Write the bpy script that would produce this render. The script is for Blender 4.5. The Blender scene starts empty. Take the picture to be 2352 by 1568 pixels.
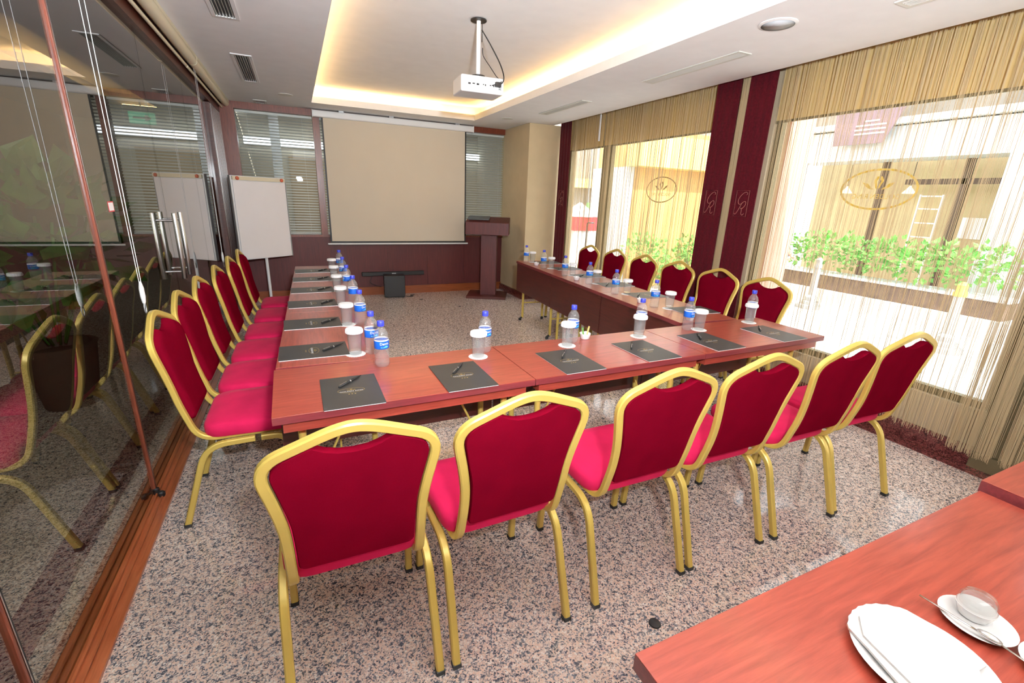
import bpy, math, random
from mathutils import Vector, Matrix
random.seed(7)
PI = math.pi
SC = bpy.context.scene
COL = SC.collection

# ------------------------------------------------------------------ materials
def new_mat(name):
    m = bpy.data.materials.new(name); m.use_nodes = True
    nt = m.node_tree; nt.nodes.clear()
    out = nt.nodes.new('ShaderNodeOutputMaterial')
    return m, nt, out

def pbr(name, col, rough=.5, metal=0, spec=.5, coat=0, coat_rough=.1, sheen=0, sss=0, emit=None, estr=0, var=0, vscale=40, stretch=(1, 1, 1), bump=0, bscale=200, alpha=1, trans=0):
    m, nt, out = new_mat(name)
    b = nt.nodes.new('ShaderNodeBsdfPrincipled')
    nt.links.new(b.outputs[0], out.inputs[0])
    I = b.inputs
    I['Base Color'].default_value = (*col, 1); I['Roughness'].default_value = rough; I['Metallic'].default_value = metal
    I['Specular IOR Level'].default_value = spec; I['Coat Weight'].default_value = coat; I['Coat Roughness'].default_value = coat_rough
    I['Sheen Weight'].default_value = sheen; I['Sheen Roughness'].default_value = .4
    if emit: I['Emission Color'].default_value = (*emit, 1); I['Emission Strength'].default_value = estr
    if trans: I['Transmission Weight'].default_value = trans
    if var or bump:
        tc = nt.nodes.new('ShaderNodeTexCoord'); mp = nt.nodes.new('ShaderNodeMapping'); mp.inputs['Scale'].default_value = stretch
        nt.links.new(tc.outputs['Object'], mp.inputs['Vector'])
    if var:
        n = nt.nodes.new('ShaderNodeTexNoise'); n.inputs['Scale'].default_value = vscale; n.inputs['Detail'].default_value = 4
        nt.links.new(mp.outputs[0], n.inputs['Vector'])
        r = nt.nodes.new('ShaderNodeValToRGB')
        r.color_ramp.elements[0].position = .3; r.color_ramp.elements[1].position = .7
        r.color_ramp.elements[0].color = (*[max(0, c * (1 - var)) for c in col], 1)
        r.color_ramp.elements[1].color = (*[min(1, c * (1 + var)) for c in col], 1)
        nt.links.new(n.outputs['Fac'], r.inputs[0]); nt.links.new(r.outputs[0], I['Base Color'])
    if bump:
        n2 = nt.nodes.new('ShaderNodeTexNoise'); n2.inputs['Scale'].default_value = bscale; n2.inputs['Detail'].default_value = 2
        nt.links.new(mp.outputs[0], n2.inputs['Vector'])
        bn = nt.nodes.new('ShaderNodeBump'); bn.inputs['Strength'].default_value = bump; bn.inputs['Distance'].default_value = .002
        nt.links.new(n2.outputs['Fac'], bn.inputs['Height']); nt.links.new(bn.outputs[0], I['Normal'])
    return m

def wood(name, dark, light, rough=.3, scale=6, along='x', coat=.3):
    m, nt, out = new_mat(name)
    b = nt.nodes.new('ShaderNodeBsdfPrincipled'); nt.links.new(b.outputs[0], out.inputs[0])
    tc = nt.nodes.new('ShaderNodeTexCoord'); mp = nt.nodes.new('ShaderNodeMapping')
    mp.inputs['Scale'].default_value = {'x': (1, 14, 14), 'y': (14, 1, 14), 'z': (14, 14, 1)}[along]
    nt.links.new(tc.outputs['Object'], mp.inputs['Vector'])
    n = nt.nodes.new('ShaderNodeTexNoise'); n.inputs['Scale'].default_value = scale; n.inputs['Detail'].default_value = 6; n.inputs['Roughness'].default_value = .65
    n.inputs['Distortion'].default_value = .4
    nt.links.new(mp.outputs[0], n.inputs['Vector'])
    r = nt.nodes.new('ShaderNodeValToRGB'); r.color_ramp.elements[0].position = .32; r.color_ramp.elements[1].position = .68
    r.color_ramp.elements[0].color = (*dark, 1); r.color_ramp.elements[1].color = (*light, 1)
    nt.links.new(n.outputs['Fac'], r.inputs[0]); nt.links.new(r.outputs[0], b.inputs['Base Color'])
    b.inputs['Roughness'].default_value = rough; b.inputs['Coat Weight'].default_value = coat; b.inputs['Coat Roughness'].default_value = .12
    return m

def granite(name, pal, scale=150, rough=.12, coat=.0):
    m, nt, out = new_mat(name)
    b = nt.nodes.new('ShaderNodeBsdfPrincipled'); nt.links.new(b.outputs[0], out.inputs[0])
    tc = nt.nodes.new('ShaderNodeTexCoord')
    nz = nt.nodes.new('ShaderNodeTexNoise'); nz.inputs['Scale'].default_value = scale * .6; nz.inputs['Detail'].default_value = 2
    nt.links.new(tc.outputs['Object'], nz.inputs['Vector'])
    ad = nt.nodes.new('ShaderNodeVectorMath'); ad.operation = 'MULTIPLY_ADD'
    ad.inputs[1].default_value = (.010, .010, .010)
    nt.links.new(nz.outputs['Color'], ad.inputs[0]); nt.links.new(tc.outputs['Object'], ad.inputs[2])
    v = nt.nodes.new('ShaderNodeTexVoronoi'); v.inputs['Scale'].default_value = scale
    nt.links.new(ad.outputs[0], v.inputs['Vector'])
    sep = nt.nodes.new('ShaderNodeSeparateColor'); nt.links.new(v.outputs['Color'], sep.inputs[0])
    big = nt.nodes.new('ShaderNodeTexNoise'); big.inputs['Scale'].default_value = scale * .22; big.inputs['Detail'].default_value = 3
    nt.links.new(tc.outputs['Object'], big.inputs['Vector'])
    mx = nt.nodes.new('ShaderNodeMath'); mx.operation = 'MULTIPLY_ADD'; mx.inputs[1].default_value = .9
    nt.links.new(big.outputs['Fac'], mx.inputs[0])
    sc = nt.nodes.new('ShaderNodeMath'); sc.operation = 'MULTIPLY_ADD'; sc.inputs[1].default_value = .72; sc.inputs[2].default_value = -.31
    nt.links.new(sep.outputs[0], sc.inputs[0]); nt.links.new(sc.outputs[0], mx.inputs[2])
    r = nt.nodes.new('ShaderNodeValToRGB'); cr = r.color_ramp; cr.interpolation = 'LINEAR'
    while len(cr.elements) < len(pal): cr.elements.new(.5)
    for e, (p, c) in zip(cr.elements, pal): e.position = p; e.color = (*c, 1)
    nt.links.new(mx.outputs[0], r.inputs[0]); nt.links.new(r.outputs[0], b.inputs['Base Color'])
    b.inputs['Roughness'].default_value = rough; b.inputs['Coat Weight'].default_value = coat
    return m

def clear(name, tint=(1, 1, 1), ior=1.5, rough=0, boost=1, haze=0, hazecol=(1, 1, 1)):
    """Thin clear sheet: straight-through light plus a Fresnel mirror on faces turned to the viewer's side of the surface."""
    m, nt, out = new_mat(name)
    t = nt.nodes.new('ShaderNodeBsdfTransparent'); t.inputs[0].default_value = (*tint, 1)
    g = nt.nodes.new('ShaderNodeBsdfGlossy'); g.inputs['Roughness'].default_value = rough
    fr = nt.nodes.new('ShaderNodeFresnel'); fr.inputs['IOR'].default_value = ior
    ge = nt.nodes.new('ShaderNodeNewGeometry')
    inv = nt.nodes.new('ShaderNodeMath'); inv.operation = 'SUBTRACT'; inv.inputs[0].default_value = 1
    nt.links.new(ge.outputs['Backfacing'], inv.inputs[1])
    mu = nt.nodes.new('ShaderNodeMath'); mu.operation = 'MULTIPLY'
    nt.links.new(fr.outputs[0], mu.inputs[0]); nt.links.new(inv.outputs[0], mu.inputs[1])
    m2 = nt.nodes.new('ShaderNodeMath'); m2.operation = 'MULTIPLY'; m2.inputs[1].default_value = boost; m2.use_clamp = True
    nt.links.new(mu.outputs[0], m2.inputs[0])
    mix = nt.nodes.new('ShaderNodeMixShader')
    nt.links.new(m2.outputs[0], mix.inputs[0]); nt.links.new(t.outputs[0], mix.inputs[1]); nt.links.new(g.outputs[0], mix.inputs[2])
    last = mix
    if haze:
        d = nt.nodes.new('ShaderNodeBsdfDiffuse'); d.inputs[0].default_value = (*hazecol, 1)
        mh = nt.nodes.new('ShaderNodeMixShader'); mh.inputs[0].default_value = haze
        nt.links.new(mix.outputs[0], mh.inputs[1]); nt.links.new(d.outputs[0], mh.inputs[2]); last = mh
    nt.links.new(last.outputs[0], out.inputs[0])
    return m

def emis(name, col, s):
    m, nt, out = new_mat(name)
    e = nt.nodes.new('ShaderNodeEmission'); e.inputs[0].default_value = (*col, 1); e.inputs[1].default_value = s
    nt.links.new(e.outputs[0], out.inputs[0]); return m

def cloth(name, col, tr=.4):
    m, nt, out = new_mat(name)
    d = nt.nodes.new('ShaderNodeBsdfDiffuse'); d.inputs[0].default_value = (*col, 1); t = nt.nodes.new('ShaderNodeBsdfTranslucent'); t.inputs[0].default_value = (*col, 1)
    x = nt.nodes.new('ShaderNodeMixShader'); x.inputs[0].default_value = tr
    nt.links.new(d.outputs[0], x.inputs[1]); nt.links.new(t.outputs[0], x.inputs[2]); nt.links.new(x.outputs[0], out.inputs[0]); return m

M = {}
M['ceiling'] = pbr('white ceiling paint', (.86, .86, .86), .9, var=.02, vscale=8)
M['beige'] = pbr('beige wall paint', (.62, .49, .30), .8, var=.04, vscale=6)
M['tanwall'] = pbr('tan wall paint', (.50, .40, .27), .8, var=.04, vscale=6)
M['granite'] = granite('pink grey granite', [(.16, (.035, .04, .055)), (.30, (.16, .17, .20)), (.40, (.48, .38, .34)), (.54, (.78, .65, .58)), (.68, (.80, .56, .44)), (.88, (.90, .85, .80))], 205, .09)
M['redgranite'] = granite('dark red granite', [(.2, (.05, .015, .015)), (.4, (.12, .03, .03)), (.55, (.2, .055, .05)), (.7, (.16, .04, .04)), (.9, (.3, .12, .1))], 170, .15)
M['table'] = wood('mahogany table laminate', (.22, .032, .020), (.38, .066, .040), .30, 5, 'x', .25)
M['tableedge'] = wood('mahogany edge band', (.14, .022, .026), (.22, .036, .040), .35, 6, 'x', .3)
M['panelwood'] = wood('dark mahogany panel', (.055, .010, .008), (.10, .018, .013), .38, 5, 'x', .15)
M['wallwood'] = wood('dark red wall panelling', (.070, .009, .009), (.115, .016, .015), .5, 4, 'z', 0)
M['darkwood'] = wood('dark brown wood', (.05, .012, .008), (.10, .026, .016), .4, 6, 'x', .1)
M['framewood'] = wood('red brown frame wood', (.13, .026, .012), (.24, .055, .025), .35, 6, 'z', .2)
M['orangewood'] = wood('orange brown wood', (.26, .060, .018), (.46, .13, .05), .3, 5, 'y', .4)
M['basewood'] = wood('orange brown skirting', (.20, .045, .012), (.30, .08, .022), .35, 5, 'x', .3)
M['velvet'] = pbr('crimson lit fabric', (.60, .016, .085), .9, spec=.05, sheen=.05, var=.10, vscale=9, bump=.25, bscale=900)  # seat copy of the chair velvet, colour brightened for light from above
M['velvetshade'] = pbr('crimson shaded fabric', (.135, .0016, .010), .95, spec=.0, sheen=.0, var=.10, vscale=9, bump=.25, bscale=900)  # same chair velvet darkened: backrest shade is put into the colour
M['gold'] = pbr('gold painted aluminium', (.66, .48, .11), .34, metal=.25, spec=.6, var=.05, vscale=12)
M['black'] = pbr('black plastic', (.012, .012, .013), .45)
M['blackmatt'] = pbr('black board', (.018, .018, .019), .5, var=.15, vscale=30)
M['cover'] = pbr('black notepad cover', (.030, .029, .028), .42, spec=.5, var=.1, vscale=14)
M['paper'] = pbr('white paper', (.86, .85, .84), .8)
M['goldink'] = pbr('gold foil', (.60, .42, .10), .35, metal=.5)
M['goldfilm'] = pbr('gold window film', (.78, .55, .10), .5)
M['tanfilm'] = pbr('brown window film', (.42, .30, .12), .5)
M['white'] = pbr('white plastic', (.82, .82, .82), .4)
M['cream'] = pbr('cream plastic', (.74, .66, .48), .45)
M['ceramic'] = pbr('white ceramic', (.87, .87, .87), .15, coat=.5)
M['screen'] = pbr('projection cloth', (.66, .58, .46), .9, var=.015, vscale=3)
M['steel'] = pbr('brushed steel', (.72, .72, .73), .28, metal=1)
M['chrome'] = pbr('chrome', (.85, .86, .88), .12, metal=1)
M['greymetal'] = pbr('grey metal', (.45, .46, .47), .4, metal=.6)
M['olive'] = pbr('bronze aluminium frame', (.22, .18, .10), .45, metal=.4)
M['slat'] = pbr('pale grey blind slat', (.66, .66, .62), .45)
M['blue'] = pbr('blue bottle cap', (.045, .06, .55), .4)
M['labelblue'] = pbr('blue bottle label', (.008, .11, .55), .4, var=.35, vscale=18)
M['labelcyan'] = pbr('cyan label wave', (.10, .55, .75), .4)
M['glasspane'] = clear('partition glass', (.80, .82, .78), 1.9, boost=1.75)
M['windowglass'] = clear('window glass', (.95, .97, .96), 1.5)
M['tumbler'] = clear('tumbler glass', (.93, .94, .94), 1.5, boost=1.6, haze=.05)
M['pet'] = clear('clear bottle plastic', (.95, .96, .97), 1.5, .04, boost=2.2, haze=.07)
M['drape'] = pbr('burgundy velvet drape', (.085, .004, .010), .9, spec=.15, sheen=.15, var=.25, vscale=60, bump=.4, bscale=300)
M['embroid'] = pbr('pink gold embroidery', (.45, .18, .14), .6)
M['string'] = cloth('tan curtain string', (.72, .58, .36), .25)
M['valance'] = cloth('tan roller shade', (.74, .54, .24), .14)
M['leaf'] = pbr('green leaf', (.06, .20, .03), .45, var=.4, vscale=5)
M['leafbright'] = pbr('bright green leaf', (.16, .42, .08), .5, var=.4, vscale=5)
M['soil'] = pbr('dark planter box', (.16, .10, .07), .7, var=.2, vscale=10)
M['concrete'] = pbr('pale paving', (.72, .71, .70), .8, var=.06, vscale=3)
M['asphalt'] = pbr('light street paving', (.55, .54, .53), .85, var=.06, vscale=3)
M['facade'] = pbr('brown stone facade', (.30, .25, .20), .8, var=.12, vscale=2)
M['fascia'] = pbr('white fascia', (.62, .64, .66), .5)
M['shop'] = pbr('cream shop wall', (.58, .46, .26), .8, var=.08, vscale=3)
M['brown'] = pbr('dark brown trim', (.10, .06, .04), .6)
M['mauve'] = pbr('mauve banner', (.24, .16, .18), .7, var=.1, vscale=2)
M['yellowwall'] = pbr('yellow canopy paint', (.88, .66, .24), .8, var=.05, vscale=2)
M['tan'] = pbr('orange tan wall', (.74, .42, .15), .8, var=.06, vscale=2)
M['pinkstone'] = pbr('pink stone pier', (.68, .42, .32), .7, var=.08, vscale=3)
M['red'] = pbr('red enamel', (.6, .05, .06), .4)
M['orangered'] = pbr('orange red clip', (.62, .13, .06), .4)
M['purple'] = pbr('violet sign', (.32, .25, .5), .6)
M['green'] = pbr('green sign', (.2, .55, .15), .6)
M['skin'] = pbr('skin', (.45, .25, .17), .6)
M['hair'] = pbr('grey brown hair', (.12, .09, .07), .7)
M['jacket'] = pbr('brown jacket', (.17, .11, .07), .8)
M['shirt'] = pbr('pale shirt', (.66, .70, .76), .8)
M['jeans'] = pbr('light blue jeans', (.38, .47, .66), .85, var=.15, vscale=12)
M['lobby'] = pbr('lobby cream wall', (.62, .58, .47), .8, var=.05, vscale=3)
M['lobbygrey'] = pbr('lobby grey ceiling', (.20, .20, .20), .9)
M['corr'] = pbr('corridor brown wall', (.10, .07, .04), .6, var=.2, vscale=3)
M['corrceil'] = pbr('corridor ceiling', (.22, .22, .22), .9)
M['led'] = emis('warm led strip', (1.0, .58, .20), 34)
M['cool'] = emis('cool light strip', (.86, .93, 1.0), 2.2)
M['lampglow'] = emis('lit lamp shade', (1.0, .85, .6), 2.2)
M['rubber'] = pbr('black rubber', (.02, .02, .02), .7)
M['laptop'] = pbr('grey laptop', (.16, .17, .18), .35, metal=.4)
M['silverlouvre'] = pbr('silver louvre', (.80, .84, .88), .18, metal=.9)
M['vent'] = pbr('vent white paint', (.70, .70, .64), .5)
M['speakergrille'] = pbr('grey speaker grille', (.52, .53, .55), .6, bump=.4, bscale=900)
M['spoon'] = pbr('polished steel', (.75, .75, .76), .15, metal=1)

# ------------------------------------------------------------------ mesh helpers
class MB:
    def __init__(s): s.v = []; s.f = []
    def add(s, vs, fs):
        b = len(s.v); s.v += [tuple(v) for v in vs]; s.f += [tuple(b + i for i in f) for f in fs]; return s
    def box(s, lo, hi, mat=None):
        x0, y0, z0 = lo; x1, y1, z1 = hi
        vs = [(x0, y0, z0), (x1, y0, z0), (x1, y1, z0), (x0, y1, z0), (x0, y0, z1), (x1, y0, z1), (x1, y1, z1), (x0, y1, z1)]
        if mat: vs = [mat @ Vector(v) for v in vs]
        return s.add(vs, [(0, 3, 2, 1), (4, 5, 6, 7), (0, 1, 5, 4), (1, 2, 6, 5), (2, 3, 7, 6), (3, 0, 4, 7)])
    def prism(s, poly, place, a, b):
        """poly: 2-D outline (counter-clockwise); place(u, v, t) -> 3-D point; from t=a to t=b."""
        n = len(poly)
        vs = [place(u, v, a) for u, v in poly] + [place(u, v, b) for u, v in poly]
        fs = [tuple(reversed(range(n))), tuple(range(n, 2 * n))] + [(i, (i + 1) % n, n + (i + 1) % n, n + i) for i in range(n)]
        return s.add(vs, fs)
    def lathe(s, prof, n=24, c=(0, 0, 0), cap0=True, cap1=True, sx=1, sy=1):
        vs = []; m = len(prof)
        for r, z in prof:
            for k in range(n):
                a = 2 * PI * k / n; vs.append((c[0] + r * math.cos(a) * sx, c[1] + r * math.sin(a) * sy, c[2] + z))
        fs = []
        for i in range(m - 1):
            for k in range(n):
                k2 = (k + 1) % n; fs.append((i * n + k, i * n + k2, (i + 1) * n + k2, (i + 1) * n + k))
        if cap0: fs.append(tuple(reversed(range(n))))
        if cap1: fs.append(tuple((m - 1) * n + k for k in range(n)))
        return s.add(vs, fs)
    def tube(s, path, r=.01, n=8, prof=None, up=None, closed=False, caps=True):
        P = [Vector(p) for p in path]; N = len(P)
        if prof is None: prof = [(r * math.cos(2 * PI * k / n), r * math.sin(2 * PI * k / n)) for k in range(n)]
        n = len(prof)
        T = []
        for i in range(N):
            if closed: d = P[(i + 1) % N] - P[i - 1]
            else: d = P[min(i + 1, N - 1)] - P[max(i - 1, 0)]
            T.append(d.normalized())
        u = Vector(up) if up else (Vector((0, 0, 1)) if abs(T[0].z) < .9 else Vector((1, 0, 0)))
        u = (u - T[0] * u.dot(T[0])).normalized()
        vs = []
        for i in range(N):
            u = (u - T[i] * u.dot(T[i])).normalized(); w = T[i].cross(u)
            for a, b in prof: vs.append(P[i] + u * a + w * b)
        fs = []
        for i in range(N if closed else N - 1):
            i2 = (i + 1) % N
            for k in range(n):
                k2 = (k + 1) % n; fs.append((i * n + k, i * n + k2, i2 * n + k2, i2 * n + k))
        if caps and not closed:
            fs.append(tuple(reversed(range(n)))); fs.append(tuple((N - 1) * n + k for k in range(n)))
        return s.add(vs, fs)
    def build(s, name, mat, parent=None, smooth=False, bevel=0, seg=2, sharp=None, subsurf=0):
        me = bpy.data.meshes.new(name); me.from_pydata(s.v, [], s.f); me.update()
        import bmesh
        bm = bmesh.new(); bm.from_mesh(me)
        bmesh.ops.recalc_face_normals(bm, faces=bm.faces); bm.to_mesh(me); bm.free()
        me.materials.append(mat)
        if smooth:
            me.polygons.foreach_set('use_smooth', [True] * len(me.polygons))
            if sharp is not None: me.set_sharp_from_angle(angle=math.radians(sharp))
        o = bpy.data.objects.new(name, me); COL.objects.link(o)
        if parent: o.parent = parent
        if bevel:
            b = o.modifiers.new('Bevel', 'BEVEL'); b.width = bevel; b.segments = seg; b.limit_method = 'ANGLE'; b.angle_limit = math.radians(40)
            if not smooth:
                me.polygons.foreach_set('use_smooth', [True] * len(me.polygons)); me.set_sharp_from_angle(angle=math.radians(30))
                b.harden_normals = True
        if subsurf:
            q = o.modifiers.new('Sub', 'SUBSURF'); q.levels = subsurf; q.render_levels = subsurf
        return o

def box(name, lo, hi, mat, parent=None, bevel=0): return MB().box(lo, hi).build(name, mat, parent, bevel=bevel)
def tag(o, label=None, cat=None, group=None, kind=None):
    if label: o['label'] = label
    if cat: o['category'] = cat
    if group: o['group'] = group
    if kind: o['kind'] = kind
    return o
def struct(o): o['kind'] = 'structure'; return o
def thing(name, label, cat, loc=(0, 0, 0), rz=0, group=None):
    o = bpy.data.objects.new(name, None); COL.objects.link(o); o.empty_display_size = .05
    o.location = loc; o.rotation_euler = (0, 0, rz); return tag(o, label, cat, group)
def kids(o): return [c for c in bpy.data.objects if c.parent == o]
def dup(root, loc=None, rz=None, label=None, group=None, tree=None):
    tree = tree or {}
    r = root.copy(); COL.objects.link(r)
    if loc is not None: r.location = loc
    if rz is not None: r.rotation_euler = (0, 0, rz)
    if label: r['label'] = label
    if group: r['group'] = group
    for ch in list(root.children):
        c = ch.copy(); COL.objects.link(c); c.parent = r
        for g in list(ch.children):
            d = g.copy(); COL.objects.link(d); d.parent = c
    return r
def fillet(pts, n=6):
    """pts: [(Vector, radius)] -> polyline with rounded corners."""
    out = []; m = len(pts)
    for i, (p, r) in enumerate(pts):
        p = Vector(p)
        if i in (0, m - 1) or r <= 0: out.append(p); continue
        a = (Vector(pts[i - 1][0]) - p); b = (Vector(pts[i + 1][0]) - p)
        la = min(r, a.length * .48); lb = min(r, b.length * .48)
        A = p + a.normalized() * la; B = p + b.normalized() * lb
        for k in range(n + 1):
            t = k / n; out.append(A * (1 - t) ** 2 + p * 2 * t * (1 - t) + B * t * t)
    return out
def round_poly(pts, n=5):
    """closed 2-D outline [(x, y, r)] with rounded corners."""
    out = []; m = len(pts)
    for i, (x, y, r) in enumerate(pts):
        p = Vector((x, y)); a = Vector(pts[i - 1][:2]) - p; b = Vector(pts[(i + 1) % m][:2]) - p
        if r <= 0: out.append((x, y)); continue
        A = p + a.normalized() * min(r, a.length * .48); B = p + b.normalized() * min(r, b.length * .48)
        for k in range(n + 1):
            t = k / n; q = A * (1 - t) ** 2 + p * 2 * t * (1 - t) + B * t * t; out.append((q.x, q.y))
    return out
def text_mb(body, size, place, depth=.0006, align='CENTER'):
    cu = bpy.data.curves.new('lettering', 'FONT'); cu.body = body; cu.size = size; cu.align_x = align; cu.align_y = 'CENTER'
    cu.resolution_u = 3
    o = bpy.data.objects.new('lettering', cu); COL.objects.link(o)
    dg = bpy.context.evaluated_depsgraph_get(); me = bpy.data.meshes.new_from_object(o.evaluated_get(dg))
    vs = [place(v.co.x, v.co.y) for v in me.vertices]; fs = [tuple(p.vertices) for p in me.polygons]
    bpy.data.objects.remove(o); bpy.data.curves.remove(cu); bpy.data.meshes.remove(me)
    return vs, fs

ORD = ['first', 'second', 'third', 'fourth', 'fifth', 'sixth']

# ------------------------------------------------------------------ room numbers (metres)
XG, XW, YB, YR = -.61, 3.70, 5.34, -2.75   # glass wall, window wall, screen wall, wall behind the viewer
H, H2 = 2.41, 2.59                          # soffit and tray ceiling
TX0, TX1, TY0, TY1 = .415, 2.43, -1.25, 4.83  # tray opening

# floor
struct(box('floor', (-3.2, YR - .1, -.06), (3.87, 9.4, 0), M['granite']))
struct(box('trim_1', (3.56, YR, .0005), (3.70, 4.50, .004), M['redgranite']))
# ceiling with the tray recess
c = MB()
c.box((XG - .06, YR - .1, H), (TX0, YB + .16, H + .07)); c.box((TX1, YR - .1, H), (3.47, YB + .16, H + .07))
c.box((TX0, TY1, H), (TX1, YB + .16, H + .07)); c.box((TX0, YR - .1, H), (TX1, TY0, H + .07))
o_ = .16
c.box((TX0 - o_ - .03, TY0 - o_ - .03, H + .07), (TX0 - o_, TY1 + o_ + .03, H2)); c.box((TX1 + o_, TY0 - o_ - .03, H + .07), (TX1 + o_ + .03, TY1 + o_ + .03, H2))
c.box((TX0 - o_, TY1 + o_, H + .07), (TX1 + o_, TY1 + o_ + .03, H2)); c.box((TX0 - o_, TY0 - o_ - .03, H + .07), (TX1 + o_, TY0 - o_, H2))
c.box((XG - .06, YR - .1, H2), (3.87, YB + .16, H2 + .08)); c.box((3.47, YR - .1, H + .07), (3.50, YB, H2))
struct(c.build('ceiling', M['ceiling']))
cove = thing('cove_light', 'warm yellow strip lighting hidden in the ledge of the ceiling recess', 'cove light', ((TX0 + TX1) / 2, 2, H + .07))
def led(lo, hi):
    o = MB().box(lo, hi).build('led_strip', M['led'], cove); o.matrix_parent_inverse = Matrix.Translation(-Vector(cove.location))
z0 = H + .071
led((TX0 - .075, TY0 - .05, z0), (TX0 - .06, TY1 + .05, z0 + .008)); led((TX1 + .06, TY0 - .05, z0), (TX1 + .075, TY1 + .05, z0 + .008))
led((TX0 - .05, TY1 + .06, z0), (TX1 + .05, TY1 + .075, z0 + .008)); led((TX0 - .05, TY0 - .075, z0), (TX1 + .05, TY0 - .06, z0 + .008))

# wall behind the viewer
struct(box('wall_rear', (XG - .06, YR - .2, 0), (3.87, YR, H2), M['beige']))

# ------------------------------------------------------------------ screen wall
w = MB()
w.box((XG - .06, YB, 0), (3.87, YB + .10, .845))
wb = struct(w.build('wall_back', M['wallwood']))
j = MB()
for x in (-.15, .13, .72, 1.30, 1.88, 2.46, 3.0): j.box((x, YB - .003, .118), (x + .006, YB + .001, .83))
struct(j.build('trim_2', M['panelwood']))
struct(box('baseboard_back', (XG, YB - .014, 0), (3.14, YB, .118), M['basewood']))
struct(box('trim_3', (XG - .06, YB - .02, .835), (3.3, YB + .10, .862), M['framewood']))
struct(box('trim_4', (XG - .06, YB - .02, 2.335), (3.3, YB + .10, H), M['framewood']))
struct(box('trim_5', (XG - .06, YB - .02, .862), (-.43, YB + .10, 2.335), M['framewood']))
struct(box('trim_6', (.43, YB - .025, .862), (.51, YB + .10, 2.335), M['framewood']))
struct(box('trim_7', (3.15, YB - .03, 0), (3.30, YB + .12, H), M['darkwood']))
for n, (x0, x1) in enumerate(((-.43, .43), (.51, 3.15))):
    p = struct(box('window_%d' % (n + 4), (x0, YB + .004, .862), (x1, YB + .010, 2.335), M['windowglass']))
def blind(x0, x1, label):
    t = thing('venetian_blind', label, 'blind', ((x0 + x1) / 2, YB + .045, .862), group=None)
    w2 = (x1 - x0) / 2
    MB().box((-w2, -.014, 1.44), (w2, .014, 1.466)).build('head_rail', M['white'], t)
    s = MB(); z = .03
    while z < 1.43:
        a = math.radians(30); m = Matrix.Translation((0, 0, z)) @ Matrix.Rotation(a, 4, 'X')
        s.box((-w2, -.0135, -.0006), (w2, .0135, .0006), m); z += .034
    s.build('slats', M['slat'], t)
    MB().box((-w2, -.012, .004), (w2, .012, .016)).build('bottom_rail', M['white'], t)
    for x in (-w2 + .12, w2 - .12): MB().tube([(x, -.0145, .01), (x, -.0145, 1.45)], .0012, 4).build('ladder_cord', M['white'], t)
blind(-.425, .425, 'grey slatted blind in the window behind the flipchart')
blind(.515, 3.145, 'wide grey slatted blind behind the projection screen and lectern')
# room beyond the screen wall
struct(box('wall_lobby', (-3.2, 8.6, 0), (3.87, 8.7, 2.9), M['lobby']))
struct(box('wall_lobby_side', (3.87, YB + .1, -.2), (3.95, 8.7, 2.9), M['lobby']))
struct(box('ceiling_lobby', (-.67, YB + .18, 2.75), (3.87, 8.7, 2.85), M['lobbygrey']))
for x0, x1 in ((-.95, -.85), (-.15, .0)):
    struct(box('column_lobby', (x0, 7.9, 0), (x1, 8.05, 2.75), M['greymetal']))
struct(box('door_lobby', (.10, 8.55, 0), (1.0, 8.6, 2.05), M['tanwall']))
ls = thing('ceiling_strip_light', 'long cool white strip light along the lobby wall seen through the blinds', 'light', (1, 8.5, 2.20))
MB().box((-1.6, -.02, 0), (3, .06, .10)).build('diffuser', M['cool'], ls); MB().box((-1.6, .06, -.02), (3, .09, .12)).build('housing', M['white'], ls)

# column in the corner by the lectern
struct(MB().box((3.10, 4.50, 0), (3.87, YB + .1, H)).build('column', M['beige'], bevel=.004))
struct(MB().box((3.075, 4.475, 0), (3.87, YB, .10)).build('baseboard_column', M['redgranite']))

# ------------------------------------------------------------------ glass partition on the corridor side
track = MB()
track.box((XG - .045, YR, 0), (-.527, YB, .006))
for x0, x1, z in ((-.655, -.640, .024), (-.598, -.590, .018), (-.572, -.566, .014), (-.545, -.527, .012)): track.box((x0, YR, .006), (x1, YB, z))
struct(track.build('trim_8', M['orangewood']))
struct(box('trim_9', (-.66, YR, 2.27), (-.575, YB, H), M['darkwood']))
DOORS = []
edges = [-2.70, -1.42, -.25, .87, 2.075, 3.28, 4.45]
for i in range(len(edges) - 1):
    y0, y1 = edges[i] + .003, edges[i + 1] - .003
    DOORS.append(struct(box('door_%d' % (i + 1), (XG - .005, y0, .02), (XG + .005, y1, 2.275), M['glasspane'])))
def edge_profile(y, door):
    t = bpy.data.objects.new('edge_profile', None); COL.objects.link(t); t.location = (XG, y, 0); t.parent = door
    MB().box((-.008, -.008, .03), (.013, .003, 2.265)).build('wood_strip', M['framewood'], t, bevel=.002)
    MB().box((-.008, .0035, .03), (.014, .007, 2.265)).build('chrome_strip', M['chrome'], t)
    MB().box((-.006, .0075, .03), (.012, .016, 2.265)).build('seal', M['rubber'], t)
    f = MB(); f.lathe([(.012, .0), (.014, .01), (.014, .03), (.008, .035)], 12, (.012, 0, .006)); f.lathe([(.012, 0), (.015, .008), (.015, .02), (.009, .026)], 12, (.038, -.028, .007))
    f.tube([(.012, 0, .024), (.038, -.028, .02)], .007, 8)
    f.build('roller_foot', M['black'], t, smooth=True, sharp=40)
edge_profile(.87, DOORS[3]); edge_profile(-.25, DOORS[2])
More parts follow.
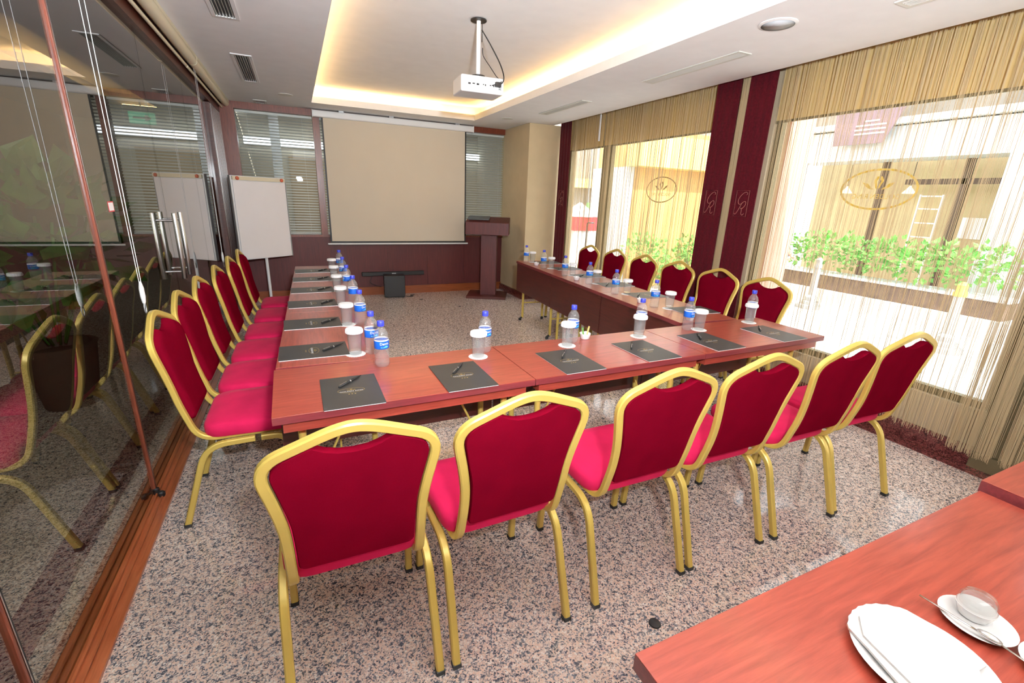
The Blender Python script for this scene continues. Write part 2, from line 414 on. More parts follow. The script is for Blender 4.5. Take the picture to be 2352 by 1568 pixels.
def pull_handle(y, door):
    t = bpy.data.objects.new('pull_handle', None); COL.objects.link(t); t.location = (XG, y, .86); t.parent = door
    for sx in (.058, -.058): MB().lathe([(.0125, 0), (.0135, .002), (.0135, .403), (.0125, .405)], 16, (sx, 0, 0)).build('bar', M['steel'], t, smooth=True, sharp=40)
    for z in (.045, .36):
        MB().tube([(-.06, 0, z), (.06, 0, z)], .007, 10).build('standoff', M['chrome'], t, smooth=True, sharp=40)
pull_handle(1.99, DOORS[3]); pull_handle(2.16, DOORS[4])
# gold emblem drawn on partition glass and on the windows
def emblem_mb(place, rx, ry, wdt, leaf=True):
    mb = MB(); n = 64
    def band(rx, ry, wd):
        vs = []; 
        for k in range(n):
            a = 2 * PI * k / n
            vs += [place(rx * math.cos(a), ry * math.sin(a)), place((rx - wd) * math.cos(a), (ry - wd) * math.sin(a))]
        mb.add(vs, [(2 * k, 2 * ((k + 1) % n), 2 * ((k + 1) % n) + 1, 2 * k + 1) for k in range(n)])
    band(rx, ry, wdt)
    if leaf:
        s = ry
        for sg in (-1, 1):
            mb.add([place(sg * x * s, y * s) for x, y in ((.03, .0), (.10, .10), (.22, .42), (.12, .62), (.02, .62), (.04, .5), (.10, .40), (.03, .12))], [tuple(range(8))])
            mb.add([place(sg * x * s, y * s) for x, y in ((.16, .0), (.30, .10), (.48, .28), (.74, .34), (.60, .16), (.36, .02))], [tuple(range(6))])
    return mb
def emblem(name, place, rx, ry, wdt, mat, parent, txt=None, tsize=.03, tmat=None, ty=-.35):
    mb = emblem_mb(place, rx, ry, wdt)
    o = mb.build(name, mat, parent)
    if txt:
        vs, fs = text_mb(txt, tsize, lambda x, y: place(x, y + ty * ry)); o2 = MB().add(vs, fs).build('lettering', tmat or mat, parent)
    return o
gl = thing('glass_emblem', 'large gold oval hotel emblem on the partition glass at the picture edge', 'emblem', (XG + .0056, -.05, 1.52))
emblem('ring_and_leaves', lambda u, v: (0, u, v), .30, .20, .016, M['goldfilm'], gl, 'GOLDEN RING', .05)
# folded glass leaves stacked in the corner
st = thing('stacked_door_leaves', 'stack of folded glass door leaves with dark brown edges in the corner by the flipchart', 'folding door', (XG, 4.9, .02))
for k in range(9):
    y = -.40 + k * .082
    leafp = MB().box((-.02, y, 0), (.035, y + .055, 2.24)).build('door_leaf', M['darkwood'], st, bevel=.003)
    MB().box((.036, y + .056, 0), (.041, y + .072, 2.24)).build('edge_strip', M['chrome'], leafp)
struct(box('wall_left', (XG - .10, 4.45, 0), (XG - .03, YB + .1, H), M['darkwood']))
# roller blind cassette over the partition
for i, (y0, y1) in enumerate(((-1.2, 1.50), (1.515, 3.245), (3.26, 5.30))):
    t = thing('roller_blind', ['cream roller blind cassette at the glass wall top, the one nearest the viewer', 'cream roller blind cassette at the glass wall top, the middle one', 'cream roller blind cassette at the glass wall top, the one ending at the screen wall'][i], 'roller blind', (-.515, y0, 2.33), group='roller blind cassettes on the glass wall')
    L = y1 - y0
    k = MB(); k.tube([(.012, 0, .045), (.012, L, .045)], .036, 16); k.build('roller', M['cream'], t, smooth=True, sharp=40)
    MB().box((-.03, .004, .055), (.05, L - .004, .08)).build('bracket_rail', M['cream'], t, bevel=.003)
    MB().tube([(-.03, .01, .0), (-.03, L - .01, .0)], .011, 10).build('bottom_bar', M['cream'], t, smooth=True, sharp=40)
def bead_chain(y, x, ztop, zb, label):
    t = thing('blind_cord', label, 'pull chain', (x, y, zb), group='blind pull chains')
    loop = [(0, -.035, ztop - zb)]
    for k in range(13):
        a = PI * k / 12; loop.append((0, -.012 * math.cos(a), .012 - .012 * math.sin(a)))
    loop.append((0, .035, ztop - zb))
    mb = MB(); mb.tube(loop, .0014, 6); mb.build('chain', M['white'], t, smooth=True)
    MB().lathe([(.002, -.075), (.010, -.06), (.0135, -.035), (.013, .0), (.008, .022), (.003, .03)], 14, (0, 0, .02), sx=.7).build('weight', M['white'], t, smooth=True)
    MB().tube([(0, .012 * math.cos(2 * PI * k / 16), -.066 + .022 * math.sin(2 * PI * k / 16)) for k in range(16)], .0025, 6, closed=True).build('ring', M['greymetal'], t, smooth=True)
bead_chain(.89, -.50, 2.32, .98, 'white bead pull chain with oval weight hanging beside the first crimson chair')
bead_chain(3.30, -.50, 2.32, .83, 'white bead pull chain with oval weight hanging near the flipchart')
# corridor beyond the glass
struct(box('trim_10', (-.87, YR, .0005), (-.75, YB, .003), M['redgranite']))
struct(box('wall_corridor', (-3.2, YR - .1, 0), (-3.1, 8.6, 2.75), M['corr']))
cc = MB(); cc.box((-1.42, YR - .1, H), (-.67, 8.6, H + .06)); cc.box((-3.2, YR - .1, H), (-1.92, 8.6, H + .06)); cc.box((-1.92, 7.05, H), (-1.42, 8.6, H + .06))
cc.box((-3.2, YR - .1, 2.62), (-.67, 8.6, 2.70)); cc.box((-2.10, YR, H + .06), (-2.07, 7.2, 2.62)); cc.box((-1.30, YR, H + .06), (-1.27, 7.2, 2.62)); cc.box((-2.07, 7.17, H + .06), (-1.30, 7.2, 2.62))
struct(cc.build('ceiling_corridor', M['corrceil']))
c2 = thing('cove_light', 'warm yellow strip lighting in the corridor ceiling slot behind the partition glass', 'cove light', (-1.99, 2, H + .06))
MB().box((-.005, -4, .001), (.005, 5.05, .009)).build('led_strip', M['led'], c2); MB().box((.07, 5.10, .001), (.57, 5.11, .009)).build('led_strip', M['led'], c2)
ex = thing('exit_sign', 'green exit sign hanging in the corridor behind the partition glass', 'exit sign', (-1.46, 5.9, 2.13))
MB().box((-.13, -.015, 0), (.13, .015, .13)).build('panel', emis('green sign', (.12, .75, .45), .5), ex); MB().box((-.005, -.005, .13), (.005, .005, .28)).build('hanger', M['greymetal'], ex)
MB().add([(.03, -.016, .025), (.10, -.016, .065), (.03, -.016, .105)], [(0, 1, 2)]).box((-.09, -.017, .055), (.03, -.0155, .075)).build('arrow', M['paper'], ex)
sk_ = thing('glass_sticker', 'small white sticker with a red border on the partition glass', 'sticker', (XG + .0054, 1.11, 1.328))
MB().box((0, -.035, -.022), (.0006, .035, .022)).build('border', M['red'], sk_); MB().box((.0007, -.029, -.017), (.0010, .029, .017)).build('label_face', M['paper'], sk_)
struct(box('wall_corridor_end', (-3.1, YR - .1, 0), (-.7, YR, 2.45), M['corr']))

def leaf_cluster(mb, c, R, n, size, squash=1, seed=0):
    rnd = random.Random(seed)
    for _ in range(n):
        while True:
            p = Vector((rnd.uniform(-1, 1), rnd.uniform(-1, 1), rnd.uniform(-1, 1)))
            if p.length <= 1: break
        pos = Vector(c) + Vector((p.x * R, p.y * R, p.z * R * squash))
        d = (p + Vector((rnd.uniform(-.6, .6), rnd.uniform(-.6, .6), rnd.uniform(-.3, .7)))).normalized()
        u = d.cross(Vector((rnd.uniform(-1, 1), rnd.uniform(-1, 1), 1))).normalized(); nrm = d.cross(u)
        L = size * rnd.uniform(.6, 1.3); W = L * .38
        mb.add([pos, pos + d * L * .4 + u * W - nrm * L * .05, pos + d * L, pos + d * L * .4 - u * W - nrm * L * .05, pos + d * L * .45 + nrm * L * .04], [(0, 1, 4), (1, 2, 4), (2, 3, 4), (3, 0, 4)])
pp = thing('potted_plant', 'large leafy green plant in the corridor behind the partition glass', 'plant', (-1.35, 2.25, 0))
lf = MB(); leaf_cluster(lf, (0, 0, 1.10), .50, 230, .17, .85, 3); lf.build('foliage', M['leaf'], pp, smooth=False)
st_ = MB()
for k in range(7):
    a = k * .9; st_.tube([(.04 * math.cos(a), .04 * math.sin(a), .42), (.18 * math.cos(a), .18 * math.sin(a), .8), (.34 * math.cos(a), .34 * math.sin(a), 1.2)], .008, 6)
st_.build('stems', M['leaf'], pp, smooth=True)
MB().lathe([(.14, 0), (.19, .40), (.20, .42), (.17, .42), (.16, .36)], 24).build('pot', M['brown'], pp, smooth=True, sharp=40)
rq = thing('reception_desk', 'dark brown wooden desk in the corridor behind the partition glass', 'desk', (-2.5, 1.2, 0))
MB().box((-.3, -1.1, 0), (.3, 1.1, .76)).build('body', M['panelwood'], rq, bevel=.01)
MB().box((-.34, -1.15, .76), (.34, 1.15, .80)).build('top', M['table'], rq, bevel=.005)

# ------------------------------------------------------------------ window wall
struct(box('wall_right', (XW, YR, 0), (3.86, 4.6, .335), M['tanwall']))
struct(box('baseboard_right', (XW - .02, -.50, 0), (XW, 4.5, .115), M['redgranite']))
struct(box('wall_right_top', (XW + .02, YR, 2.16), (3.86, 4.6, H2), M['tanwall']))
struct(box('wall_right_pier', (XW, 1.27, .335), (3.86, 1.83, 2.2), M['tanwall']))
struct(MB().box((3.655, -.83, 0), (3.86, -.50, .10)).box((3.675, -.76, .10), (3.86, -.50, 2.3)).build('trim_11', M['olive'], bevel=.004))
def window(n, y0, y1, mulls, z0=.335, z1=2.16):
    m = MB(); x0, x1 = 3.735, 3.79; f = .045
    m.box((x0, y0, z0), (x1, y1, z0 + f)); m.box((x0, y0, z1 - f), (x1, y1, z1)); m.box((x0, y0, z0 + f), (x1, y0 + f, z1 - f)); m.box((x0, y1 - f, z0 + f), (x1, y1, z1 - f))
    for y in mulls: m.box((x0, y - .04, z0 + f), (x1, y + .04, z1 - f))
    o = struct(m.build('window_%d' % n, M['olive'], bevel=.003))
    g = MB().box((3.760, y0 + .02, z0 + .02), (3.766, y1 - .02, z1 - .02)).build('pane', M['windowglass'], o)
    return o
window(1, 1.83, 3.52, []); window(2, -.50, 1.27, [])
# street door beside the column
d = MB(); d.box((3.735, 3.52, 0), (3.79, 3.66, 2.16)); d.box((3.735, 4.42, 0), (3.79, 4.50, 2.16)); d.box((3.735, 3.66, 0), (3.79, 4.42, .10)); d.box((3.735, 3.66, 2.10), (3.79, 4.42, 2.16))
do = struct(d.build('door_7', M['olive'], bevel=.003))
MB().box((3.760, 3.64, .08), (3.766, 4.44, 2.12)).build('pane', M['windowglass'], do)
MB().tube(fillet([((3.735, 3.72, 1.16), 0), ((3.68, 3.72, 1.16), .02), ((3.68, 3.80, 1.16), .03), ((3.68, 3.80, .76), .03), ((3.68, 3.72, .76), .02), ((3.735, 3.72, .76), 0)]), .009, 8).build('handle', M['greymetal'], do, smooth=True, sharp=50)
# street door at the near end
d = MB(); d.box((3.735, -1.85, 0), (3.79, -1.75, 2.16)); d.box((3.735, -.86, 0), (3.79, -.76, 2.16)); d.box((3.735, -1.75, 0), (3.79, -.86, .085)); d.box((3.735, -1.75, 2.10), (3.79, -.86, 2.16))
do = struct(d.build('door_8', M['olive'], bevel=.003)); MB().box((3.760, -1.77, .07), (3.766, -.84, 2.12)).build('pane', M['windowglass'], do)
struct(box('wall_right_near', (XW, YR, .0), (3.86, -1.85, 2.2), M['tanwall']))
# roller shades half lowered behind the strings
for y0, y1, lab in ((1.84, 3.60, 'tan roller shade half lowered over the window with the small emblem'), (3.63, 4.48, 'narrow tan roller shade over the glass door by the column'), (-.49, 1.26, 'wide tan roller shade half lowered over the large street window')):
    t = thing('window_blind', lab, 'roller shade', (3.705, (y0 + y1) / 2, 2.08)); hw = (y1 - y0) / 2
    MB().box((0, -hw, .012), (.003, hw, .50)).build('shade_cloth', M['valance'], t)
    MB().box((-.005, -hw, 0), (.008, hw, .018)).build('bottom_bar', M['olive'], t)
# emblems on the windows
e1 = thing('window_emblem', 'small brown oval hotel emblem on the glass beside the burgundy drapes', 'emblem', (3.7585, 2.55, 1.58))
emblem('ring_and_leaves', lambda u, v: (0, u, v), .235, .135, .012, M['tanfilm'], e1, 'GOLDEN RING', .045)
e2 = thing('window_emblem', 'large gold oval hotel emblem on the street window', 'emblem', (3.7585, .43, 1.58))
emblem('ring_and_leaves', lambda u, v: (0, u, v), .24, .135, .013, M['goldfilm'], e2, 'GOLDEN RING', .045)

# burgundy drapes with embroidered monogram
def drape(y0, y1, label, x=3.575):
    t = thing('drape', label, 'drape', (x, (y0 + y1) / 2, .06)); hw = (y1 - y0) / 2
    mb = MB(); n = 12; vs = []
    for z in (0, 2.45):
        for k in range(n + 1):
            u = -hw + 2 * hw * k / n; vs.append((.004 * math.sin(k * 1.9), u, z))
        for k in range(n, -1, -1):
            u = -hw + 2 * hw * k / n; vs.append((.008 + .004 * math.sin(k * 1.9), u, z))
    m = 2 * (n + 1)
    mb.add(vs, [(i, (i + 1) % m, m + (i + 1) % m, m + i) for i in range(m)] + [tuple(reversed(range(m))), tuple(range(m, 2 * m))])
    mb.build('cloth', M['drape'], t, smooth=True, sharp=60)
    g = MB(); zc = 1.40; X = -.010
    # the face is seen from the room: +u runs to the viewer's left, so mirror u
    P = lambda u, v: (X, -u, zc + v)
    fr = [(-.062, .105), (.062, .105), (.062, -.105), (-.062, -.105)]
    g.tube([P(*p) for p in fr], .0014, 5, closed=True)
    Cp = [(.040, .070), (.045, .082), (.032, .092), (.010, .085), (-.018, .060), (-.034, .028), (-.030, .002), (-.012, -.006), (.010, .006)]
    Rs = [(.010, .010), (-.010, -.030), (-.032, -.072), (-.046, -.088), (-.056, -.080)]
    Rb = [(.010, .006), (.026, .018), (.042, .012), (.040, -.012), (.022, -.034), (.004, -.040), (-.002, -.034)]
    Rl = [(.008, -.040), (.012, -.060), (.012, -.080), (.022, -.092), (.034, -.088), (.038, -.078)]
    for poly in (Cp, Rs, Rb, Rl): g.tube([P(*p) for p in fillet2(poly)], .0019, 5)
    g.build('monogram', M['embroid'], t, smooth=True)
def fillet2(pl, sub=5):
    out = []; Q = [Vector(p) for p in pl]
    for i in range(len(Q) - 1):
        p0 = Q[max(i - 1, 0)]; p1 = Q[i]; p2 = Q[i + 1]; p3 = Q[min(i + 2, len(Q) - 1)]
        for k in range(sub):
            t = k / sub
            out.append(tuple(.5 * ((2 * p1) + (p2 - p0) * t + (2 * p0 - 5 * p1 + 4 * p2 - p3) * t * t + (3 * p1 - p0 - 3 * p2 + p3) * t ** 3)))
    out.append(tuple(Q[-1])); return out
drape(1.545, 1.79, 'burgundy drape panel with monogram, between the small-emblem window and the string strip')
drape(1.215, 1.455, 'burgundy drape panel with monogram, bordering the large street window')
drape(4.21, 4.48, 'narrow burgundy drape panel with monogram next to the beige column')

# string curtains
def strings(name, label, segs, seed, x=3.60, zb=.125):
    rnd = random.Random(seed); mb = MB()
    for y0, y1, dens, spread in segs:
        n = int((y1 - y0) * dens); y = y0
        ys = []
        while len(ys) < n:
            c0 = rnd.uniform(y0, y1)
            for _ in range(rnd.choice((1, 1, 2, 3))): ys.append(c0 + rnd.gauss(0, .006))
        for yb in ys:
            yt = yb + rnd.gauss(0, .008); xo = rnd.uniform(-spread, spread); w_ = rnd.uniform(.0007, .0011)
            b = zb + rnd.uniform(-.02, .025); ym = (yt + yb) / 2 + rnd.gauss(0, .003)
            mb.tube([(x + xo, yt, 2.55), (x + xo, ym, 1.3), (x + xo * 1.3, yb, b)], w_, 3, caps=False)
    o = mb.build(name, M['string'])
    return tag(o, label, 'string curtain', kind='stuff')
strings('string_curtain', 'tan string curtain over the small-emblem window and street door', [(1.82, 3.53, 260, .012), (3.60, 4.20, 260, .012)], 11)
strings('string_curtain', 'tan string curtain over the large street window', [(-.40, 1.20, 235, .012)], 12)
strings('string_curtain', 'narrow dense strip of tan strings between two burgundy drapes', [(1.472, 1.530, 1700, .008)], 13, x=3.585)
strings('string_curtain', 'tan string curtain gathered in bundles around the bronze window post', [(-.445, -.40, 900, .01), (-.52, -.455, 1300, .014), (-.60, -.535, 1300, .014), (-.68, -.64, 1300, .01), (-.74, -.69, 900, .01), (-1.7, -.74, 160, .01)], 14, x=3.61, zb=.10)
ct = thing('curtain_rod_cover', 'white vertical guide strip hanging between two string curtains', 'curtain guide', (3.585, 3.565, 2.14))
MB().box((0, -.012, 0), (.012, .012, .40)).build('strip', M['white'], ct, bevel=.002)

# ------------------------------------------------------------------ street outside
struct(box('street_paving', (3.87, -9, -.32), (30, 34, -.25), M['asphalt']))
struct(box('pavement_near', (3.87, -9, -.25), (6.2, 34, -.10), M['concrete']))
struct(box('terrace_far', (8.9, -6, -.25), (14, 5.6, .03), M['concrete']))
fc = MB()
fc.box((10.0, -6, 2.36), (10.6, 5.45, 2.92)); fc.build
fac = thing('shop_building', 'pale shop front across the street with white fascia and cream interior', 'building', (10.3, 2, .03))
def fp(name, lo, hi, mat):
    o = MB().box(lo, hi).build(name, mat, fac, bevel=0); o.matrix_parent_inverse = Matrix.Translation(-Vector(fac.location)); return o
fp('fascia', (9.9, -6, 2.36), (10.6, 5.45, 2.90), M['fascia']); fp('ledge', (9.75, -6, 2.92), (10.6, 5.45, 3.02), M['fascia'])
fp('upper_wall', (10.1, -6, 3.02), (10.6, 5.6, 5.2), M['facade']); fp('shop_wall', (10.9, -6, .03), (11.1, 5.5, 2.4), M['shop'])
fp('pillar', (9.7, .95, .03), (10.2, 2.0, 5.2), M['fascia']); fp('pillar', (9.9, 5.5, .03), (10.4, 6.1, 5.2), M['fascia'])
for y in (4.0, 2.75): fp('mullion', (10.45, y - .05, .03), (10.55, y + .05, 2.36), M['brown'])
fp('transom', (10.45, 2.0, 1.95), (10.55, 3.6, 2.04), M['brown'])
for y in (4.75, 3.62):
    lm = thing('pendant_lamp', 'white cone pendant lamp in the shop, %s' % ('nearer the walking man' if y > 4 else 'beside the dark transom'), 'lamp', (10.7, y, 1.80))
    MB().lathe([(.11, 0), (.02, .12), (.012, .14)], 16, cap0=False).build('shade', M['lampglow'], lm, smooth=True); MB().tube([(0, 0, .13), (0, 0, .56)], .006, 6).build('cord', M['black'], lm)
bn = thing('banner', 'mauve banner with white printed lines over the shop fascia', 'banner', (9.68, 4.05, 2.62))
MB().prism([(-.55, .0), (.30, .0), (.62, .75), (-.62, .75)], lambda u, v, t: (t, u * -1, v), 0, .02).build('cloth', M['mauve'], bn)
for k in range(4):
    wd = (.5, .52, .5, .25)[k]; MB().box((-.004, -wd / 2 - .05, .16 + .07 * k), (0, wd / 2 - .05, .185 + .07 * k)).build('printed_line', M['paper'], bn)
sh = thing('white_sheet', 'white paper notice on the cream shop wall', 'notice', (10.88, 2.62, 1.05)); MB().box((0, -.16, 0), (.01, .16, .36)).build('sheet', M['paper'], sh)
ld = thing('stacked_chair', 'pale ladder back chair behind the shop window', 'chair', (10.6, 3.2, .03))
for y in (-.17, .17): MB().tube([(0, y, 0), (0, y, 1.75)], .016, 6).build('post', M['paper'], ld)
for z in (1.0, 1.25, 1.5, 1.72): MB().tube([(0, -.17, z), (0, .17, z)], .012, 6).build('rung', M['paper'], ld)
pb = thing('planter_box', 'long dark planter box on the far pavement', 'planter', (9.15, 3.0, .03)); pb.rotation_euler.z = .0
MB().box((-.15, -1.75, 0), (.25, 1.65, .26)).build('box', M['soil'], pb, bevel=.01); MB().box((-.18, -1.78, .26), (.28, 1.68, .30)).build('rim', M['fascia'], pb)
hg = MB()
for k in range(16): leaf_cluster(hg, (9.2, 1.45 + k * .205, 0.74 + .08 * math.sin(k * 2.1)), .30, 80, .10, .95, 50 + k)
tag(hg.build('hedge', M['leafbright']), 'bright green leafy plants growing out of the long planter box', 'hedge', kind='stuff')
for x, y, lab in ((7.6, 1.25, 'grey bollard on the pavement in front of the white pillar'), (8.4, 3.55, 'grey bollard on the pavement near the walking man')):
    b = thing('bollard', lab, 'bollard', (x, y, -.25), group='street bollards')
    MB().lathe([(.20, 0), (.20, .06), (.15, .08), (.15, .12), (.10, .14), (.10, .20), (.06, .24), (.055, .72)], 16).build('post', M['greymetal'], b, smooth=True, sharp=40)
    MB().lathe([(.07, .72), (.07, .76), (.05, .80), (.055, .86), (.02, .90)], 16).build('cap', M['goldfilm'] if x < 8 else M['greymetal'], b, smooth=True, sharp=40)
# tan building with yellow canopy seen through the small-emblem window
tb = thing('tan_building', 'orange tan building with a deep yellow canopy seen through the small-emblem window', 'building', (7.4, 6.6, -.25))
def tp(name, lo, hi, mat):
    o = MB().box(lo, hi).build(name, mat, tb); o.matrix_parent_inverse = Matrix.Translation(-Vector(tb.location)); return o
tp('wall', (6.12, 6.05, -.25), (8.9, 7.2, 2.8), M['tan']); tp('canopy', (5.95, 5.70, 2.10), (8.9, 6.05, 2.66), M['yellowwall']); tp('corner_post', (5.98, 6.0, -.25), (6.12, 7.2, 2.10), M['fascia'])
sb = thing('row_of_shops', 'shaded brown shop row at the end of the street', 'building', (9, 12.6, -.25))
def sp_(name, lo, hi, mat):
    o = MB().box(lo, hi).build(name, mat, sb); o.matrix_parent_inverse = Matrix.Translation(-Vector(sb.location)); return o
sp_('wall', (4.5, 13.5, -.25), (16, 14, 5), M['facade']); sp_('doorway', (6.6, 13.35, -.25), (7.6, 13.5, 2.2), M['brown']); sp_('awning', (8.2, 13.0, 1.9), (10.5, 13.5, 2.2), M['yellowwall'])
for nm, lo, hi, mt, lab in (('shop_sign', (8.85, 11.2, 1.45), (9.5, 11.25, 1.75), 'purple', 'violet hanging shop sign at the end of the street'), ('shop_sign', (8.55, 11.2, .55), (9.15, 11.25, 1.4), 'green', 'tall green shop sign under the violet one')):
    t = thing(nm, lab, 'sign', lo); MB().box((0, 0, 0), tuple(b - a for a, b in zip(lo, hi))).build('board', M[mt], t); MB().box((.02, .02, hi[2] - lo[2]), (.05, .05, 3.2 - lo[2])).build('bracket', M['greymetal'], t)
kb = thing('street_kiosk', 'white street kiosk with red stripes beyond the glass door', 'kiosk', (5.15, 6.3, -.25))
MB().box((-.25, -.25, 0), (.25, .25, 1.15)).build('body', M['white'], kb, bevel=.01); MB().box((-.27, -.27, 0), (.27, .27, .32)).build('base', M['red'], kb); MB().box((-.28, -.28, 1.15), (.28, .28, 1.40)).build('red_band', M['red'], kb)
MB().lathe([(.36, 1.40), (.25, 1.52), (.02, 1.66)], 4).build('roof', M['white'], kb)
bp_ = thing('shrub', 'sunlit leafy shrub at the foot of the tan building', 'shrub', (6.75, 5.45, -.25), PI / 2)
lf = MB()
for k in range(7): leaf_cluster(lf, (.05 * math.sin(k), -.85 + k * .27, .62 + .26 * math.sin(k * 1.3 + .6)), .30, 120, .09, 1.0, 80 + k)
lf.build('foliage', M['leafbright'], bp_); MB().tube([(0, -.6, 0), (0, -.5, .6)], .03, 6).tube([(0, .5, 0), (0, .4, .7)], .03, 6).build('stems', M['brown'], bp_)
struct(box('wall_street_pier', (3.95, 1.30, -.25), (4.25, 1.48, 3.2), M['pinkstone']))

# walking man outside
def skin_obj(name, verts, edges, radii, mat, parent, sub=1):
    me = bpy.data.meshes.new(name); me.from_pydata(verts, edges, []); me.materials.append(mat)
    o = bpy.data.objects.new(name, me); COL.objects.link(o); o.parent = parent
    o.modifiers.new('Skin', 'SKIN')
    if not me.skin_vertices: pass
    for i, r in enumerate(radii):
        d = me.skin_vertices[0].data[i]; d.radius = (r, r) if not isinstance(r, tuple) else r; d.use_root = (i == 0)
    o.modifiers['Skin'].use_smooth_shade = True
    s = o.modifiers.new('Sub', 'SUBSURF'); s.levels = sub; s.render_levels = sub
    return o
man = thing('person', 'man in a brown jacket over a pale shirt and light jeans walking along the street', 'person', (7.5, 3.80, -.25), PI)
V = [(0, 0, .95), (0, 0, 1.15), (0, .01, 1.38), (0, .02, 1.47), (0, .03, 1.54), (0, .05, 1.62), (0, .045, 1.70),
     (.18, .0, 1.40), (.23, -.03, 1.12), (.17, .17, .98), (.12, .24, .95),
     (-.18, .0, 1.40), (-.23, -.02, 1.12), (-.17, .17, .98), (-.10, .24, .95),
     (.10, 0, .88), (.11, .14, .48), (.11, .06, .08), (.11, .20, .04),
     (-.10, 0, .88), (-.11, -.02, .48), (-.11, -.22, .10), (-.11, -.10, .04)]
E_ = [(0, 1), (1, 2), (2, 3), (3, 4), (4, 5), (5, 6), (2, 7), (7, 8), (8, 9), (9, 10), (2, 11), (11, 12), (12, 13), (13, 14), (0, 15), (15, 16), (16, 17), (17, 18), (0, 19), (19, 20), (20, 21), (21, 22)]
Rr = [(.16, .11), (.15, .11), (.16, .11), .055, .06, (.075, .092), (.06, .075), .06, .047, .036, .032, .06, .047, .036, .032, .088, .06, .045, .04, .088, .06, .045, .04]
skin_obj('body', V, E_, Rr, M['skin'], man)
skin_obj('shirt', [(0, .02, .97), (0, .02, 1.15), (0, .03, 1.38)], [(0, 1), (1, 2)], [(.17, .125), (.165, .125), (.165, .115)], M['shirt'], man)
skin_obj('jacket', [(0, -.03, .93), (0, -.035, 1.15), (0, -.02, 1.38), (.18, -.005, 1.41), (.235, -.035, 1.12), (.175, .15, .995), (-.18, -.005, 1.41), (-.235, -.025, 1.12), (-.175, .15, .995)], [(0, 1), (1, 2), (2, 3), (3, 4), (4, 5), (2, 6), (6, 7), (7, 8)], [(.185, .10), (.18, .10), (.18, .095), .075, .062, .05, .075, .062, .05], M['jacket'], man)
skin_obj('trousers', [(0, 0, .95), (.10, 0, .87), (.11, .14, .48), (.11, .07, .10), (-.10, 0, .87), (-.11, -.02, .48), (-.11, -.20, .13)], [(0, 1), (1, 2), (2, 3), (0, 4), (4, 5), (5, 6)], [(.17, .12), .10, .075, .065, .10, .075, .065], M['jeans'], man)
MB().lathe([(.06, -.05), (.088, .0), (.092, .05), (.075, .10), (.03, .125)], 16, (0, .030, 1.64)).build('hair', M['hair'], man, smooth=True)
fcx = MB(); fcx.lathe([(.004, -.02), (.016, -.012), (.011, .02)], 8, (0, .145, 1.63)); fcx.build('nose', M['skin'], man, smooth=True)
for sx in (-1, 1):
    hd = skin_obj('hand', [(sx * .115, .245, .955), (sx * .10, .275, .935), (sx * .085, .31, .915)], [(0, 1), (1, 2)], [(.03, .022), (.038, .02), (.035, .017)], M['skin'], man)
    for k in range(5):
        a = (-.03 + .015 * k) if k < 4 else .02
        L = (.06, .07, .075, .065, .045)[k]; y0 = .31 if k < 4 else .27; x0 = sx * (.085) + a
        skin_obj('finger', [(x0, y0, .915), (x0, y0 + L * .6, .90), (x0 - sx * .005, y0 + L, .875)], [(0, 1), (1, 2)], [.009, .0085, .007], M['skin'], hd)

# ------------------------------------------------------------------ projection screen
ps = thing('projection_screen', 'large beige pull down projection screen with black border on the end wall', 'projection screen', (1.495, YB - .09, .74))
MB().prism(round_poly([(-.035, 1.575, .02), (.035, 1.575, .02), (.035, 1.655, .02), (-.035, 1.655, .02)]), lambda u, v, t: (t, u, v), -1.065, 1.065).build('case', M['white'], ps, smooth=True, sharp=50)
for x in (-1.068, 1.062): MB().box((x, -.04, 1.57), (x + .008, .04, 1.66)).build('end_cap', M['white'], ps, bevel=.003)
MB().box((-.965, -.001, .02), (.965, .001, 1.60)).build('black_border', M['blackmatt'], ps)
MB().box((-.945, -.003, .045), (.945, -.0012, 1.60)).build('cloth', M['screen'], ps)
MB().tube([(-1.0, 0, .008), (1.0, 0, .008)], .012, 10).build('bottom_bar', M['white'], ps, smooth=True, sharp=50)
for x in (-.75, -.12, .8): MB().box((x, -.02, 1.655), (x + .06, .02, 1.67)).build('mounting_clip', M['greymetal'], ps)

# flipchart
fx = thing('flipchart', 'white flipchart easel standing in the corner by the blinds', 'flipchart', (-.22, 4.75, 0), math.atan2(.40, .53))
MB().box((-.332, .0, .635), (.332, .022, 1.56)).build('board', M['white'], fx, bevel=.004)
MB().box((-.318, -.012, .645), (.318, -.001, 1.505)).build('paper_pad', pbr('flipchart paper', (.84, .80, .80), .85, var=.02, vscale=3), fx, bevel=.001)
MB().box((-.32, -.022, 1.512), (.32, .0, 1.552)).build('clamp_bar', M['cream'], fx, bevel=.003)
for x in (-.27, .27): MB().lathe([(.019, 0), (.021, .004), (.019, .012), (.012, .016)], 14).build('clip_knob', M['orangered'], fx, smooth=True, sharp=50)
for k, x in zip([o for o in fx.children if o.name.startswith('clip_knob')], (-.27, .27)): k.location = (x, -.022, 1.532); k.rotation_euler.x = PI / 2
for x in (-.3405, .3325): MB().box((x, -.004, .635), (x + .008, .028, 1.56)).build('side_rail', M['greymetal'], fx)
MB().tube([(0, .035, .02), (0, .035, 1.2)], .017, 14).build('pole', M['white'], fx, smooth=True, sharp=50)
MB().lathe([(.24, 0), (.245, .008), (.22, .016), (.03, .03)], 32, (0, .035, 0)).build('base', M['greymetal'], fx, smooth=True, sharp=40)

